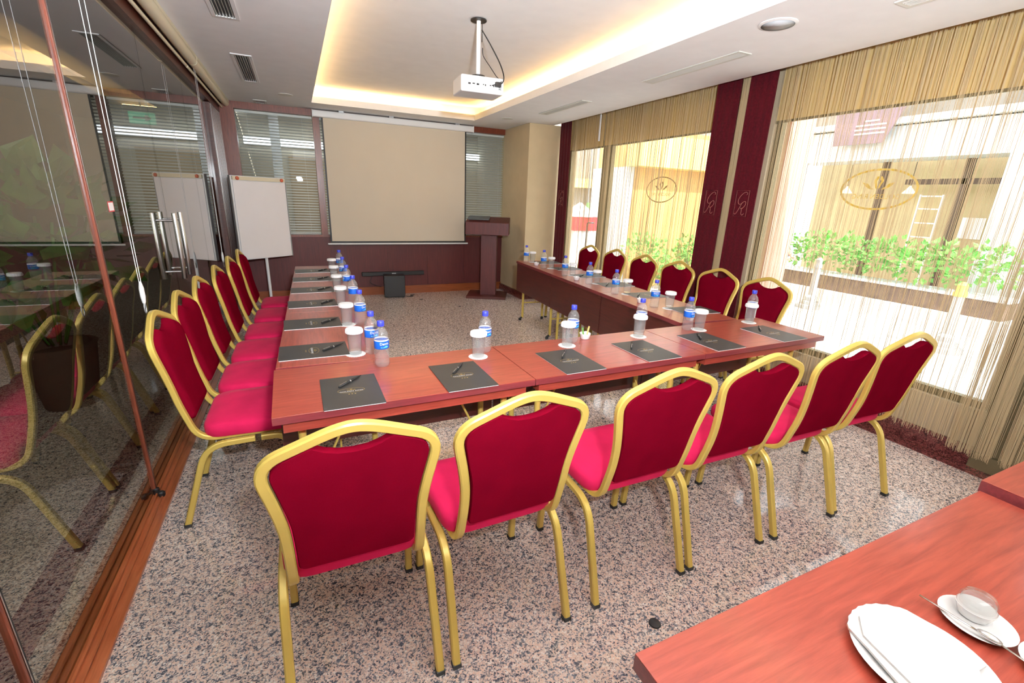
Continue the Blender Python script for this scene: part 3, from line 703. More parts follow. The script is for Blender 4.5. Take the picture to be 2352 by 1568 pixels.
# lectern with closed laptop
lt = thing('lectern', 'dark mahogany lectern standing by the beige column', 'lectern', (2.563, 4.6245, 0), -.462)
MB().box((-.292, 0, 0), (.292, .50, .035)).build('base', M['panelwood'], lt, bevel=.003)
MB().box((-.10, .16, .035), (.13, .34, .93)).build('post', M['wallwood'], lt, bevel=.003)
hd = MB(); hd.prism([(-.01, .925), (.40, .925), (.40, 1.16), (.36, 1.16), (-.01, 1.095)], lambda u, v, t: (t, u, v), -.305, .305)
hd.build('head', M['wallwood'], lt, bevel=.004)
for x in (-.24, .20): MB().box((x, .10, .915), (x + .05, .16, .925)).build('bracket', M['greymetal'], lt)
lp = thing('laptop', 'closed grey laptop lying on the lectern', 'laptop', (2.563, 4.6245, 0), -.462)
mt = Matrix.Translation((-.13, .17, 1.139)) @ Matrix.Rotation(math.atan2(.065, .37), 4, 'X')
lb = MB(); lb.box((-.15, -.10, .002), (.15, .10, .012), mt); lb.build('keyboard_base', M['laptop'], lp, bevel=.002)
lb = MB(); lb.box((-.15, -.10, .0135), (.15, .10, .020), mt); lb.build('screen_lid', M['laptop'], lp, bevel=.002)

# subwoofer, soundbar
sw = thing('subwoofer', 'black box subwoofer on the floor under the projection screen', 'speaker', (1.33, 5.055, 0), -.12)
MB().box((-.145, 0, .012), (.145, .19, .315)).build('cabinet', M['blackmatt'], sw, bevel=.006)
MB().box((-.13, -.006, .03), (.13, 0, .30)).build('grille', M['black'], sw, bevel=.002)
for x in (-.12, .12):
    for y in (.03, .16): MB().lathe([(.014, 0), (.014, .012)], 10, (x, y, 0)).build('foot', M['rubber'], sw)
sd = thing('soundbar', 'long black soundbar fixed low on the red panelled wall', 'speaker', (1.365, YB - .045, .285))
MB().box((-.45, -.02, 0), (.45, .042, .055)).build('body', M['black'], sd, bevel=.006); MB().box((-.03, -.022, .02), (.03, -.02, .038)).build('badge', M['greymetal'], sd)
cb = MB().tube(fillet2([(1.50, 5.10, .006), (1.55, 5.06, .006), (1.60, 5.09, .006), (1.57, 5.15, .006), (1.64, 5.20, .006)]), .005, 6).build('power_cable', M['black'], None, smooth=True)
tag(cb, 'short black cable on the granite beside the subwoofer', 'cable')
cb = MB().tube(fillet2([(1.16, 5.19, .14), (1.08, 5.24, .16), (1.02, 5.27, .20), (1.06, 5.29, .285)]), .004, 6).build('speaker_cord', M['black'], None, smooth=True)
tag(cb, 'thin black cable looping from subwoofer to soundbar', 'cable')
for x, y, r, lab in ((1.66, 4.85, .025, 'small dark floor outlet cover near the subwoofer'), (2.05, 4.28, .018, 'tiny dark floor outlet ring in front of the lectern'), (1.165, -.62, .022, 'small black scuff pad on the granite near the third chair')):
    f = thing('floor_disc', lab, 'floor fitting', (x, y, 0)); MB().lathe([(r, .0005), (r * .9, .005), (r * .5, .006)], 16).build('plate', M['black'], f, smooth=True, sharp=50)

# ------------------------------------------------------------------ projector on ceiling pole
pm = thing('projector_mount', 'white ceiling pole with dark round plate holding the projector', 'projector mount', (1.395, 1.90, 2.235))
MB().lathe([(.055, .345), (.055, .352)], 24).build('ceiling_plate', M['black'], pm, smooth=True, sharp=40)
MB().tube([(0, 0, .01), (0, 0, .346)], .015, 12).build('pole', M['white'], pm, smooth=True, sharp=40)
MB().tube([(.022, -.012, .22), (.022, -.012, .33)], .0025, 6).build('strap', M['black'], pm)
MB().lathe([(.05, 0), (.05, .012), (.02, .02)], 20).build('bracket', M['black'], pm, smooth=True, sharp=40)
pj = thing('projector', 'white projector hanging upside down from the ceiling pole', 'projector', (1.395, 1.90, 2.118), -.06)
MB().box((-.155, -.12, 0), (.155, .11, .105)).build('body', M['white'], pj, bevel=.012)
pt = MB()
for k, x in enumerate((-.105, -.075, -.045, .0, .015, .05, .075, .09)): pt.box((x, -.1215, .045 + .004 * (k % 2)), (x + (.018 if k < 3 else .008), -.119, .056))
for k in range(9): pt.box((.115, -.1215, .03 + k * .006), (.135, -.119, .033 + k * .006))
pt.build('ports', M['black'], pj)
MB().lathe([(.035, 0), (.032, .02), (.02, .02)], 20).build('lens', M['black'], pj, smooth=True).matrix_basis = Matrix.Translation((-.07, .11, .055)) @ Matrix.Rotation(-PI / 2, 4, 'X')
MB().tube(fillet2([(.03, .02, .42), (.09, .0, .33), (.15, -.03, .22), (.165, -.08, .13), (.135, -.14, .075), (.10, -.135, .055)]), .0042, 6).build('cable', M['black'], pj, smooth=True)
MB().tube(fillet2([(.035, .015, .31), (.04, .01, .26), (.08, -.01, .20), (.12, -.05, .13), (.13, -.13, .08), (.06, -.135, .05)]), .003, 6).build('cable', M['black'], pj, smooth=True)
MB().box((.085, -.15, .045), (.125, -.122, .075)).build('plug', M['black'], pj, bevel=.003)

# ------------------------------------------------------------------ ceiling fittings
def vent(x0, x1, y0, y1, label, mat, dark, slats, group):
    t = thing('ceiling_vent', label, 'vent', ((x0 + x1) / 2, (y0 + y1) / 2, H), group=group)
    hx, hy = (x1 - x0) / 2, (y1 - y0) / 2; f = .022
    m = MB(); m.box((-hx, -hy, -.006), (-hx + f, hy, -.0002)); m.box((hx - f, -hy, -.006), (hx, hy, -.0002)); m.box((-hx + f, -hy, -.006), (hx - f, -hy + f, -.0002)); m.box((-hx + f, hy - f, -.006), (hx - f, hy, -.0002))
    m.build('frame', M['vent'] if dark else M['white'], t)
    MB().box((-hx + f, -hy + f, -.0012), (hx - f, hy - f, -.0004)).build('backing', M['greymetal'] if dark else M['blackmatt'], t)
    s = MB(); n = slats
    for k in range(n):
        x = -hx + f + (k + .5) * (2 * hx - 2 * f) / n; a = Matrix.Translation((x, 0, -.0055)) @ Matrix.Rotation(.6, 4, 'Y')
        s.box((-.0042, -hy + f, -.0006), (.0042, hy - f, .0006), a)
    s.build('slats', mat, t)
vent(-.215, -.07, 1.10, 2.14, 'long silver louvre grille in the ceiling, nearer the viewer', M['silverlouvre'], False, 6, 'silver ceiling louvres')
vent(-.215, -.07, 3.00, 4.02, 'long silver louvre grille in the ceiling, nearer the screen wall', M['silverlouvre'], False, 6, 'silver ceiling louvres')
vent(2.88, 3.00, -.95, .095, 'white linear vent in the window side ceiling, nearest the viewer', M['vent'], True, 4, 'white linear ceiling vents')
vent(2.88, 3.00, .99, 1.96, 'white linear vent in the window side ceiling, middle of the row', M['vent'], True, 4, 'white linear ceiling vents')
vent(2.88, 3.00, 2.88, 3.83, 'white linear vent in the window side ceiling, farthest one by the column', M['vent'], True, 4, 'white linear ceiling vents')
vent(-.20, -.06, 5.05, 5.28, 'small dark square grille in the ceiling above the blinds', M['greymetal'], True, 5, None)
t = thing('ceiling_speaker', 'round grey ceiling speaker above the large street window side', 'ceiling speaker', (2.672, .56, H))
MB().lathe([(.10, -.0002), (.10, -.004), (.085, -.008)], 32, cap0=False, cap1=False).build('rim', M['white'], t, smooth=True, sharp=50)
MB().lathe([(.088, -.007), (.0, -.0085)], 32).build('grille', M['speakergrille'], t, smooth=True)
for x, y, lab in ((.145, 4.51, 'small round recessed ceiling cover near the screen case'), (2.718, 4.39, 'small round recessed ceiling cover near the beige column')):
    t = thing('ceiling_disc', lab, 'ceiling fitting', (x, y, H)); MB().lathe([(.075, -.0002), (.075, -.004), (.06, -.006)], 28).build('cover', M['vent'], t, smooth=True, sharp=50)

# ------------------------------------------------------------------ chairs
def yb(z): # lean of the back
    K = [(.40, .085), (.46, .066), (.55, .042), (.64, .024), (.75, .010), (.85, -.014), (.93, -.036)]
    for (a, p), (b, q) in zip(K, K[1:]):
        if z <= b: return p + (q - p) * (z - a) / (b - a)
    return K[-1][1]
def rect_prof(a, b, ch): return [(a, b - ch), (a - ch, b), (-a + ch, b), (-a, b - ch), (-a, -b + ch), (-a + ch, -b), (a - ch, -b), (a, -b + ch)]
def make_chair(label, loc, rz, group):
    t = thing('banquet_chair', label, 'chair', loc, rz, group)
    R = []
    R.append(((.170, .43, .393), 0)); R.append(((.170, .088, .393), .07)); R.append(((.168, .040, .56), .05)); R.append(((.172, .024, .655), .09))
    R.append(((.212, -.008, .838), .062)); R.append(((.030, -.030, .913), .055))
    Lh = [((-p[0], p[1], p[2]), r) for p, r in reversed(R)]
    path = fillet(R + Lh, 7)
    MB().tube(path, prof=rect_prof(.0135, .0105, .004), up=(1, 0, 0)).build('frame', M['gold'], t, smooth=True, sharp=35)
    pr = rect_prof(.0125, .0125, .004)
    for sx in (1, -1):
        for pts in ([((sx * .201, .30, .376), 0), ((sx * .202, .112, .372), .085), ((sx * .207, 0, .010), 0)], [((sx * .201, .325, .376), 0), ((sx * .202, .425, .374), .055), ((sx * .205, .445, .010), 0)]):
            lg = MB().tube(fillet(pts, 8), prof=pr, up=(1, 0, 0)).build('leg', M['gold'], t, smooth=True, sharp=35)
            e = Vector(pts[-1][0]); MB().box((e.x - .0135, e.y - .0135, 0), (e.x + .0135, e.y + .0135, .016)).build('foot_cap', M['rubber'], lg)
    # seat cushion: rings stacked for a soft top edge
    seat = MB(); rings = []
    def outline(g): return round_poly([(-.196 + g, .105 + g, .075), (.196 - g, .105 + g, .075), (.208 - g, .470 - g, .05), (-.208 + g, .470 - g, .05)], 6)
    for g, z in ((.004, .402), (0, .410), (0, .442), (.005, .455), (.016, .463), (.06, .468), (.12, .470)): rings.append([(x, y, z) for x, y in outline(g)])
    n = len(rings[0]); vs = [p for r in rings for p in r]; fs = [tuple(reversed(range(n)))]
    for i in range(len(rings) - 1): fs += [(i * n + k, i * n + (k + 1) % n, (i + 1) * n + (k + 1) % n, (i + 1) * n + k) for k in range(n)]
    fs.append(tuple((len(rings) - 1) * n + k for k in range(n))); seat.add(vs, fs)
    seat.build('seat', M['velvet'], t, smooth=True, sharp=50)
    # backrest inside the hoop, with the dip for the hand hold
    def bo(g):
        pts = [(-.150 + g, .478 + g, .02), (.150 - g, .478 + g, .02), (.152 - g, .60, .03), (.155 - g, .655, .05), (.192 - g, .828, .045), (.092, .872 - g, .004)]
        pts += [(.065, .856 - g, 0), (.035, .846 - g, 0), (0, .843 - g, 0), (-.035, .846 - g, 0), (-.065, .856 - g, 0)]
        pts += [(-.092, .872 - g, .004), (-.192 + g, .828, .045), (-.155 + g, .655, .05), (-.152 + g, .60, .03)]
        return round_poly(pts, 5)
    rr = [(.0025, -.010), (0, -.006), (0, .012), (.004, .022), (.014, .029), (.04, .032)]
    rings = [[(x, yb(z) + dy, z) for x, z in bo(g)] for g, dy in rr]
    n = len(rings[0]); vs = [p for r in rings for p in r]; fs = [tuple(range(n))]
    for i in range(len(rings) - 1): fs += [(i * n + k, (i + 1) * n + k, (i + 1) * n + (k + 1) % n, i * n + (k + 1) % n) for k in range(n)]
    fs.append(tuple(reversed([(len(rings) - 1) * n + k for k in range(n)])))
    MB().add(vs, fs).build('backrest', M['velvetshade'], t, smooth=True, sharp=42)
    return t
FX = [(.208, -.492), (.675, -.486), (1.216, -.476), (1.680, -.474), (2.180, -.482), (2.632, -.478)]
FR = [.0, .03, 0, -.01, 0, -.035]
g1 = 'crimson chairs along the near table row'
def lab_front(i):
    return ['crimson gold framed chair at the glass wall end of the near row', 'crimson gold framed chair, second along the near row from the glass wall', 'crimson gold framed chair, third along the near row from the glass wall',
            'crimson gold framed chair, fourth along the near row, third from the windows', 'crimson gold framed chair, next to last of the near row before the windows', 'crimson gold framed chair at the window end of the near row'][i]
ch0 = None
for i, (x, y) in enumerate(FX):
    if ch0 is None: ch0 = make_chair(lab_front(0), (x, y, 0), FR[0], g1)
    else: dup(ch0, (x, y, 0), FR[i], lab_front(i), g1)
LX = [(-.418, .769), (-.420, 1.214), (-.408, 1.658), (-.374, 2.104), (-.348, 2.590), (-.327, 3.065)]
g2 = 'crimson chairs along the glass partition'
LL = ['crimson gold framed chair nearest the viewer beside the glass partition', 'crimson gold framed chair, second along the glass partition from the near end', 'crimson gold framed chair, third along the glass partition from the near end',
      'crimson gold framed chair, fourth along the glass partition from the near end', 'crimson gold framed chair beside the glass partition, last but one before the flipchart', 'crimson gold framed chair closest to the flipchart']
for i, (x, y) in enumerate(LX): dup(ch0, (x, y, 0), -PI / 2 - .01, LL[i], g2)
RX = [(3.372, .810), (3.382, 1.281), (3.385, 1.760), (3.390, 2.250), (3.412, 2.775), (3.360, 3.225)]
g3 = 'crimson chairs along the window curtains'
RL = ['crimson gold framed chair in front of the large street window, facing the glass wall', 'crimson gold framed chair directly in front of the burgundy drapes', 'crimson gold framed chair before the string curtain, just past the burgundy drapes',
      'crimson gold framed chair, fourth along the windows counted from the near table', 'crimson gold framed chair along the windows, last but one before the column', 'crimson gold framed chair along the windows nearest the beige column']
for i, (x, y) in enumerate(RX): dup(ch0, (x, y, 0), PI / 2 - (.0, .0, .0, .02, .03, .0)[i], RL[i], g3)

# ------------------------------------------------------------------ folding tables
TH = .718
def make_table(label, loc, rz, group, L=.974, D=.464):
    """origin: outer (sitting side) corner; x along the table, y towards the inside of the U."""
    t = thing('folding_table', label, 'table', loc, rz, group); e = .0008
    top = MB().box((e, e, -.003), (L - e, D - e, 0)).build('tabletop', M['table'], t, bevel=.001)
    MB().box((e, e, -.028), (L - e, D - e, -.003)).build('edge_band', M['tableedge'], top)
    ap = MB(); ap.box((.03, .025, -.072), (L - .03, .045, -.0282)); ap.box((.03, .045, -.072), (.05, D - .03, -.0282)); ap.box((L - .05, .045, -.072), (L - .03, D - .03, -.0282))
    ap.build('apron', M['table'], t)
    MB().box((.004, D - .030, -.350), (L - .004, D - .012, -.0282)).build('modesty_panel', M['panelwood'], t, bevel=.001)
    for x in (.085, L - .085):
        for y in (.125, D - .075):
            lg = MB().tube([(x, y, -.0282), (x, y, -TH + .035)], .014, 12).build('leg', M['gold'], t, smooth=True, sharp=50)
            dy = .0 if y < D / 2 else .03
            MB().tube([(x, y, -TH + .04), (x, y + dy, -TH + .022)], .012, 8).lathe([(.014, 0), (.018, .006), (.018, .022), (.01, .028)], 12, (x, y + dy, -TH)).build('foot', M['rubber'], lg, smooth=True, sharp=50)
        b = MB(); b.tube([(x, .125, -.50), (x, D - .075, -.50)], .008, 8)
        x2 = x + (.22 if x < L / 2 else -.22); b.tube([(x, D / 2, -.50), (x2, D / 2, -.035)], .005, 6)
        b.build('brace', M['gold'], t, smooth=True, sharp=50)
    return t
gt = 'mahogany folding tables of the U layout'
tf = .018
tb0 = make_table('mahogany folding table at the glass wall end of the near row', (0, 0, TH), tf, gt)
for k, lb in ((1, 'mahogany folding table in the middle of the near row'), (2, 'mahogany folding table at the window end of the near row')):
    dup(tb0, (.9755 * k, .9755 * k * tf, TH), tf, lb, gt)
# row beside the glass: x axis of the table runs from the far end towards the viewer
def row_pt(o, a, u, v): return (o[0] + u * math.cos(a) - v * math.sin(a), o[1] + u * math.sin(a) + v * math.cos(a))
aL = -PI / 2 - .028; oL = (.079, 3.41)
for k, lb in enumerate(('mahogany folding table on the partition side, the one nearest the screen', 'mahogany folding table on the partition side, the middle one', 'mahogany folding table on the partition side, the one joining the near row')):
    p = row_pt(oL, aL, .9755 * k, 0); dup(tb0, (p[0], p[1], TH), aL, lb, gt)
aR = PI / 2 - .073; pin = (2.282, .556)
oR = (pin[0] + .464 * math.cos(aR - PI / 2), pin[1] + .464 * math.sin(aR - PI / 2))
for k, lb in enumerate(('mahogany folding table on the window side, the one joining the near row', 'mahogany folding table on the window side, the middle one', 'mahogany folding table on the window side, the one nearest the column')):
    p = row_pt(oR, aR, .9755 * k, 0); dup(tb0, (p[0], p[1], TH), aR, lb, gt)
# tables in the foreground
def big_table(label, loc, rz, L, D, z):
    t = thing('serving_table', label, 'table', (loc[0], loc[1], z), rz)
    top = MB().box((0, -D, -.003), (L, 0, 0)).build('tabletop', M['table'], t, bevel=.001); MB().box((0, -D, -.035), (L, 0, -.003)).build('edge_band', M['tableedge'], top)
    ap = MB(); ap.box((.03, -D + .03, -.09), (.05, -.03, -.0352)); ap.box((L - .05, -D + .03, -.09), (L - .03, -.03, -.0352)); ap.box((.05, -.05, -.09), (L - .05, -.03, -.0352)); ap.box((.05, -D + .03, -.09), (L - .05, -D + .05, -.0352)); ap.build('apron', M['tableedge'], t)
    for x in (.08, L - .08):
        for y in (-.08, -D + .08): MB().tube([(x, y, -.0352), (x, y, -z)], .016, 12).build('leg', M['gold'], t, smooth=True, sharp=50)
big_table('mahogany serving table in the foreground holding the white plate and saucers', (.578, -1.108), .008, 1.178, .60, TH)
big_table('mahogany table edge at the picture corner, beyond the serving table', (1.772, -1.09), .008, 1.10, .60, .742)

# ------------------------------------------------------------------ things on the tables
def make_pad(label, loc, rz, group):
    t = thing('notepad', label, 'notepad', loc, rz, group)
    MB().box((-.102, -.145, 0), (.102, .145, .0028)).build('pages', M['paper'], t)
    MB().box((-.1035, -.1465, .0029), (.1035, .1465, .0040)).build('cover', M['cover'], t)
    P = lambda u, v: (u, v, .0044)
    mb = emblem_mb(P, .048, .022, .0012)
    for k in (-1, 0, 1):
        a0 = Vector((k * .011, -.034)); mb.add([P(a0.x + .003 * math.cos(PI / 2 + 2 * PI * i / 5), a0.y + .003 * math.sin(PI / 2 + 2 * PI * i / 5)) for i in range(5)], [tuple(range(5))])
    mb.build('emblem', M['goldink'], t)
    vs, fs = text_mb('GOLDEN RING', .0125, lambda x, y: P(x, y - .0085)); MB().add(vs, fs).build('lettering', M['paper'], t)
    return t
def make_pen(label, loc, rz, group):
    t = thing('pen', label, 'pen', loc, rz, group)
    MB().lathe([(.001, -.070), (.0028, -.060), (.0045, -.045), (.0048, .0), (.0046, .062), (.003, .066)], 10).build('barrel', M['black'], t, smooth=True, sharp=50)
    MB().box((-.0012, .005, .020), (.0012, .0068, .062)).build('clip', M['steel'], t)
    MB().lathe([(.0049, -.004), (.0049, .002)], 10).build('band', M['steel'], t, smooth=True)
    for c_ in t.children: c_.rotation_euler.x = PI / 2; c_.location.z = .0049
    return t
def make_bottle(label, loc, rz, group):
    t = thing('water_bottle', label, 'bottle', loc, rz, group)
    prof = [(.020, .003), (.026, .0), (.0305, .006), (.0315, .014), (.0315, .022)]
    z = .022
    for k in range(5): prof += [(.0300, z + .004), (.0315, z + .009), (.0315, z + .0105)]; z += .0105
    prof += [(.0308, .080), (.0308, .116), (.0315, .121), (.0300, .126), (.0312, .131), (.0295, .140), (.0255, .152), (.019, .162), (.0135, .169), (.0125, .175), (.0125, .183)]
    MB().lathe(prof, 28).build('body', M['pet'], t, smooth=True, sharp=80)
    MB().lathe([(.0148, .180), (.0150, .181), (.0150, .196), (.0140, .198)], 24).build('cap', M['blue'], t, smooth=True, sharp=50)
    MB().lathe([(.0126, .176), (.0150, .1765), (.0150, .1790)], 24).build('neck_ring', M['blue'], t, smooth=True, sharp=50)
    lbz0, lbz1 = .081, .115
    lab = MB().lathe([(.0312, lbz0), (.0314, lbz0 + .001), (.0314, lbz1 - .001), (.0312, lbz1)], 32, cap0=False, cap1=False).build('paper_label', M['labelblue'], t, smooth=True, sharp=50)
    MB().lathe([(.0313, lbz1), (.0313, lbz1 + .006)], 32, cap0=False, cap1=False).build('label_top', M['paper'], lab, smooth=True)
    def wrap(x, y, r=.03165): a = -PI / 2 + x / r; return (r * math.cos(a), r * math.sin(a), .098 + y)
    for off in (0, PI):
        vs, fs = text_mb('Damla', .0155, lambda x, y: tuple(Matrix.Rotation(off, 3, 'Z') @ Vector(wrap(x, y + .006)))); MB().add(vs, fs).build('label_lettering', M['paper'], lab)
    wv = MB()
    for off in (0, PI):
        pts = [(-.016 + .032 * k / 12) for k in range(13)]; vs = []
        for x in pts: vs += [tuple(Matrix.Rotation(off, 3, 'Z') @ Vector(wrap(x, -.006 + .003 * math.sin(x * 180)))), tuple(Matrix.Rotation(off, 3, 'Z') @ Vector(wrap(x, -.011)))]
        wv.add(vs, [(2 * k, 2 * k + 1, 2 * k + 3, 2 * k + 2) for k in range(12)])
    wv.build('label_wave', M['labelcyan'], lab)
    return t
def make_glass(label, loc, rz, group):
    t = thing('drinking_glass', label, 'glass', loc, rz, group)
    MB().lathe([(.024, 0), (.0275, .002), (.0282, .012), (.0285, .03), (.031, .08), (.0345, .116), (.0330, .116), (.0295, .08), (.0268, .03), (.0262, .016), (.0, .014)], 28, cap1=False).build('tumbler', M['tumbler'], t, smooth=True, sharp=60)
    lid = [(.0375, .104)]
    mb = MB(); n = 40; rings = []
    for (r, z, fl) in ((.0372, .101, .0012), (.0385, .108, .0012), (.0378, .118, .0006), (.035, .1215, 0), (.0, .1222, 0)):
        rings.append([((r + fl * math.cos(k * PI)) * math.cos(2 * PI * k / n) if True else 0, (r + fl * math.cos(k * PI)) * math.sin(2 * PI * k / n), z) for k in range(n)])
    vs = [p for r in rings for p in r]; fs = []
    for i in range(len(rings) - 1): fs += [(i * n + k, i * n + (k + 1) % n, (i + 1) * n + (k + 1) % n, (i + 1) * n + k) for k in range(n)]
    mb.add(vs, fs).build('paper_lid', M['paper'], t, smooth=False)
    return t
def make_coaster(label, loc, group):
    t = thing('coaster', label, 'coaster', loc, 0, group)
    mb = MB(); n = 48; vs = []
    for z in (0, .0016):
        for k in range(n): r = .044 + .0014 * math.cos(k * PI); vs.append((r * math.cos(2 * PI * k / n), r * math.sin(2 * PI * k / n), z))
    mb.add(vs, [(k, (k + 1) % n, n + (k + 1) % n, n + k) for k in range(n)] + [tuple(reversed(range(n))), tuple(range(n, 2 * n))])
    mb.build('paper_disc', M['paper'], t); return t
def make_cup(label, loc, group):
    t = thing('ramekin', label, 'small bowl', loc, 0, group)
    MB().lathe([(.022, 0), (.024, .002), (.030, .026), (.031, .030), (.029, .030), (.027, .024), (.021, .005), (.0, .004)], 24, cap1=False).build('bowl', M['ceramic'], t, smooth=True, sharp=60)
    return t
Z = TH
PADS = {'near': [(.262, .141, .0), (.700, .153, .01), (1.227, .165, .01), (1.683, .177, .01), (2.144, .19, .012), (2.655, .192, .015)],
        'glass': [(.152, .667), (.164, 1.170), (.180, 1.680), (.193, 2.153), (.206, 2.628), (.222, 3.075)],
        'window': [(2.640, .80), (2.665, 1.335), (2.700, 1.800), (2.735, 2.290), (2.770, 2.775), (2.800, 3.240)]}
seat_near = ['the chair at the glass wall end', 'the second chair from the glass wall', 'the third chair from the glass wall', 'the fourth chair from the glass wall', 'the last chair but one before the windows', 'the chair at the window end']
seat_glass = ['the chair nearest the viewer', 'the second chair from the near end', 'the third chair from the near end', 'the fourth chair from the near end', 'the last chair but one before the flipchart', 'the chair closest to the flipchart']
seat_win = ['the chair by the large street window', 'the chair before the burgundy drapes', 'the chair just past the burgundy drapes', 'the fourth chair from the near table', 'the last chair but one before the column', 'the chair nearest the column']
def seat(side, i): return {'near': 'near row, ' + seat_near[i], 'glass': 'partition row, ' + seat_glass[i], 'window': 'window row, ' + seat_win[i]}[side]
pen_near = [((.217, .167), (.314, .273)), ((.656, .154), (.75, .287)), ((1.197, .187), (1.294, .310)), ((1.615, .206), (1.70, .305)), ((2.182, .323), (2.107, .222)), ((2.70, .325), (2.615, .245))]
pad0 = pen0 = bot0 = gls0 = cst0 = None
BOT = {'near': [(.416, .385), (.905, .425), (1.398, .425), (1.880, .465), (2.203, .422), (2.815, .484)],
       'glass': [(.400, .565), (.412, 1.080), (.428, 1.570), (.435, 2.050), (.448, 2.520), (.462, 3.02)],
       'window': [(2.425, .968), (2.440, 1.453), (2.478, 1.888), (2.500, 2.353), (2.520, 2.834), (2.548, 3.315)]}
GLS = {'near': [None, (.847, .358), (1.339, .375), (1.815, .395), (2.272, .397), (2.745, .432)],
       'glass': [(.325, .570), (.340, 1.096), (.352, 1.610), (.365, 2.085), (.378, 2.550), (.392, 3.00)],
       'window': [(2.503, .900), (2.530, 1.414), (2.563, 1.891), (2.590, 2.348), (2.609, 2.819), (2.635, 3.321)]}
for side in ('near', 'glass', 'window'):
    for i in range(6):
        p = PADS[side][i]; rz = {'near': p[2] if len(p) > 2 else 0, 'glass': -PI / 2 + .02 + .012 * ((i * 7) % 3 - 1), 'window': PI / 2 - .07 + .02 * ((i * 5) % 3 - 1)}[side]
        lb = 'black notepad with gold emblem, %s' % seat(side, i); g = 'black notepads on the tables'
        if pad0 is None: pad0 = make_pad(lb, (p[0], p[1], Z), rz, g)
        else: dup(pad0, (p[0], p[1], Z), rz, lb, g)
        if side == 'near':
            (ax, ay), (bx, by) = pen_near[i]; c0 = ((ax + bx) / 2, (ay + by) / 2); ang = math.atan2(by - ay, bx - ax) - PI / 2 + (0 if i < 4 else PI)
        else:
            s_ = 1 if side == 'glass' else -1
            c0 = row_pt((p[0], p[1]), rz, -.015, .085 + .004 * (i % 3)); ang = rz + (.75 + .06 * (i % 3)) * (1 if side == 'glass' else 1)
        lb = 'black pen on the notepad, %s' % seat(side, i); g = 'black pens on the notepads'
        if pen0 is None: pen0 = make_pen(lb, (c0[0], c0[1], Z + .0046), ang, g)
        else: dup(pen0, (c0[0], c0[1], Z + .0046), ang, lb, g)
        q = BOT[side][i]; lb = 'blue capped water bottle, %s' % seat(side, i); g = 'water bottles on the tables'
        rzb = {'near': .25, 'glass': .3 + .5 * i, 'window': -.5 + .2 * i}[side]
        if bot0 is None: bot0 = make_bottle(lb, (q[0], q[1], Z), rzb, g)
        else: dup(bot0, (q[0], q[1], Z), rzb, lb, g)
        q = GLS[side][i]
        if q:
            lb = 'round white paper coaster, %s' % seat(side, i); g = 'paper coasters under the glasses'
            if cst0 is None: cst0 = make_coaster(lb, (q[0], q[1], Z), g)
            else: dup(cst0, (q[0], q[1], Z), 0, lb, g)
            lb = 'clear tumbler with white paper lid, %s' % seat(side, i); g = 'covered tumblers on the tables'
            if gls0 is None: gls0 = make_glass(lb, (q[0], q[1], Z + .0018), 0, g)
            else: dup(gls0, (q[0], q[1], Z + .0018), 0, lb, g)
cups = [(1.500, .455, 'middle of the near row'), (2.40, .60, 'corner of the near and window rows'), (2.432, 1.12, 'window row before the burgundy drapes'), (2.49, 2.116, 'window row past the drapes'), (2.56, 3.075, 'window row near the column')]
cup0 = None
sach = None
for i, (x, y, s_) in enumerate(cups):
    lb = 'small white ramekin of sugar sachets, %s' % s_; g = 'sachet ramekins on the tables'
    if cup0 is None: cup0 = make_cup(lb, (x, y, Z), g)
    else: dup(cup0, (x, y, Z), 0, lb, g)
    for k in range(3):
        cm = [M['yellowwall'], M['leafbright'], M['paper']][k] if i == 0 else M['paper']
        nm = (['yellow paper', 'green paper', 'plain white paper'][k] if i == 0 else ['tallest white paper', 'middle white paper', 'shortest white paper'][k])
        a = k * 2.1 + i; hgt = (.062, .052, .040)[k] if i == 0 else (.036, .032, .028)[k]
        s = thing('sugar_sachet', '%s sachet in the ramekin, %s' % (nm, s_), 'sachet', (x + .008 * math.cos(a), y + .008 * math.sin(a), Z + .0065), a)
        m = Matrix.Rotation(.22, 4, 'Y'); MB().box((-.001, -.006, 0), (.001, .006, hgt), m).build('sleeve', cm, s)

# foreground crockery
PC = (1.0, -1.31)
pl = thing('plate', 'round white plate carrying a folded napkin on the foreground table', 'plate', (*PC, TH))
MB().lathe([(.055, 0), (.06, .002), (.098, .014), (.100, .0165), (.096, .017), (.062, .006), (.0, .005)], 48, cap1=False).build('dish', M['ceramic'], pl, smooth=True, sharp=60)
nk = thing('napkin', 'folded white paper napkin with wavy edge on the round white plate', 'napkin', (*PC, TH + .0175), 0)
mb = MB(); out = []
for k in range(17):
    a = math.radians(126 - 88 * k / 16); r = .1015 + .0016 * (k % 2); out.append((r * math.cos(a), r * math.sin(a)))
out += [(.089, .023), (.083, -.011), (.078, -.049), (.040, -.047), (.030, -.06), (-.015, -.10), (-.092, -.06), (-.089, -.006), (-.070, .045)]
mb.prism(list(reversed(out)), lambda u, v, t: (u, v, t), 0, .004)
mb.build('sheet', M['paper'], nk)
MB().prism(list(reversed([(-.055, .062), (-.02, .088), (.055, .078), (.078, .020), (.070, -.040), (-.03, -.090), (-.078, -.03)])), lambda u, v, t: (u, v, t), .0042, .0075).build('fold', M['paper'], nk)
sc_ = thing('saucer', 'white saucer holding a small cup beside the round white plate', 'saucer', (1.190, -1.306, TH))
MB().lathe([(.030, 0), (.034, .002), (.052, .011), (.054, .013), (.051, .0135), (.034, .005), (.0, .0045)], 40, cap1=False).build('dish', M['ceramic'], sc_, smooth=True, sharp=60)
cd = thing('cup', 'small low white cup standing on the saucer under a clear glass', 'cup', (1.206, -1.296, TH + .0052))
MB().lathe([(.020, 0), (.022, .002), (.028, .018), (.029, .021), (.027, .021), (.0, .019)], 28, cap1=False).build('bowl', M['ceramic'], cd, smooth=True, sharp=60)
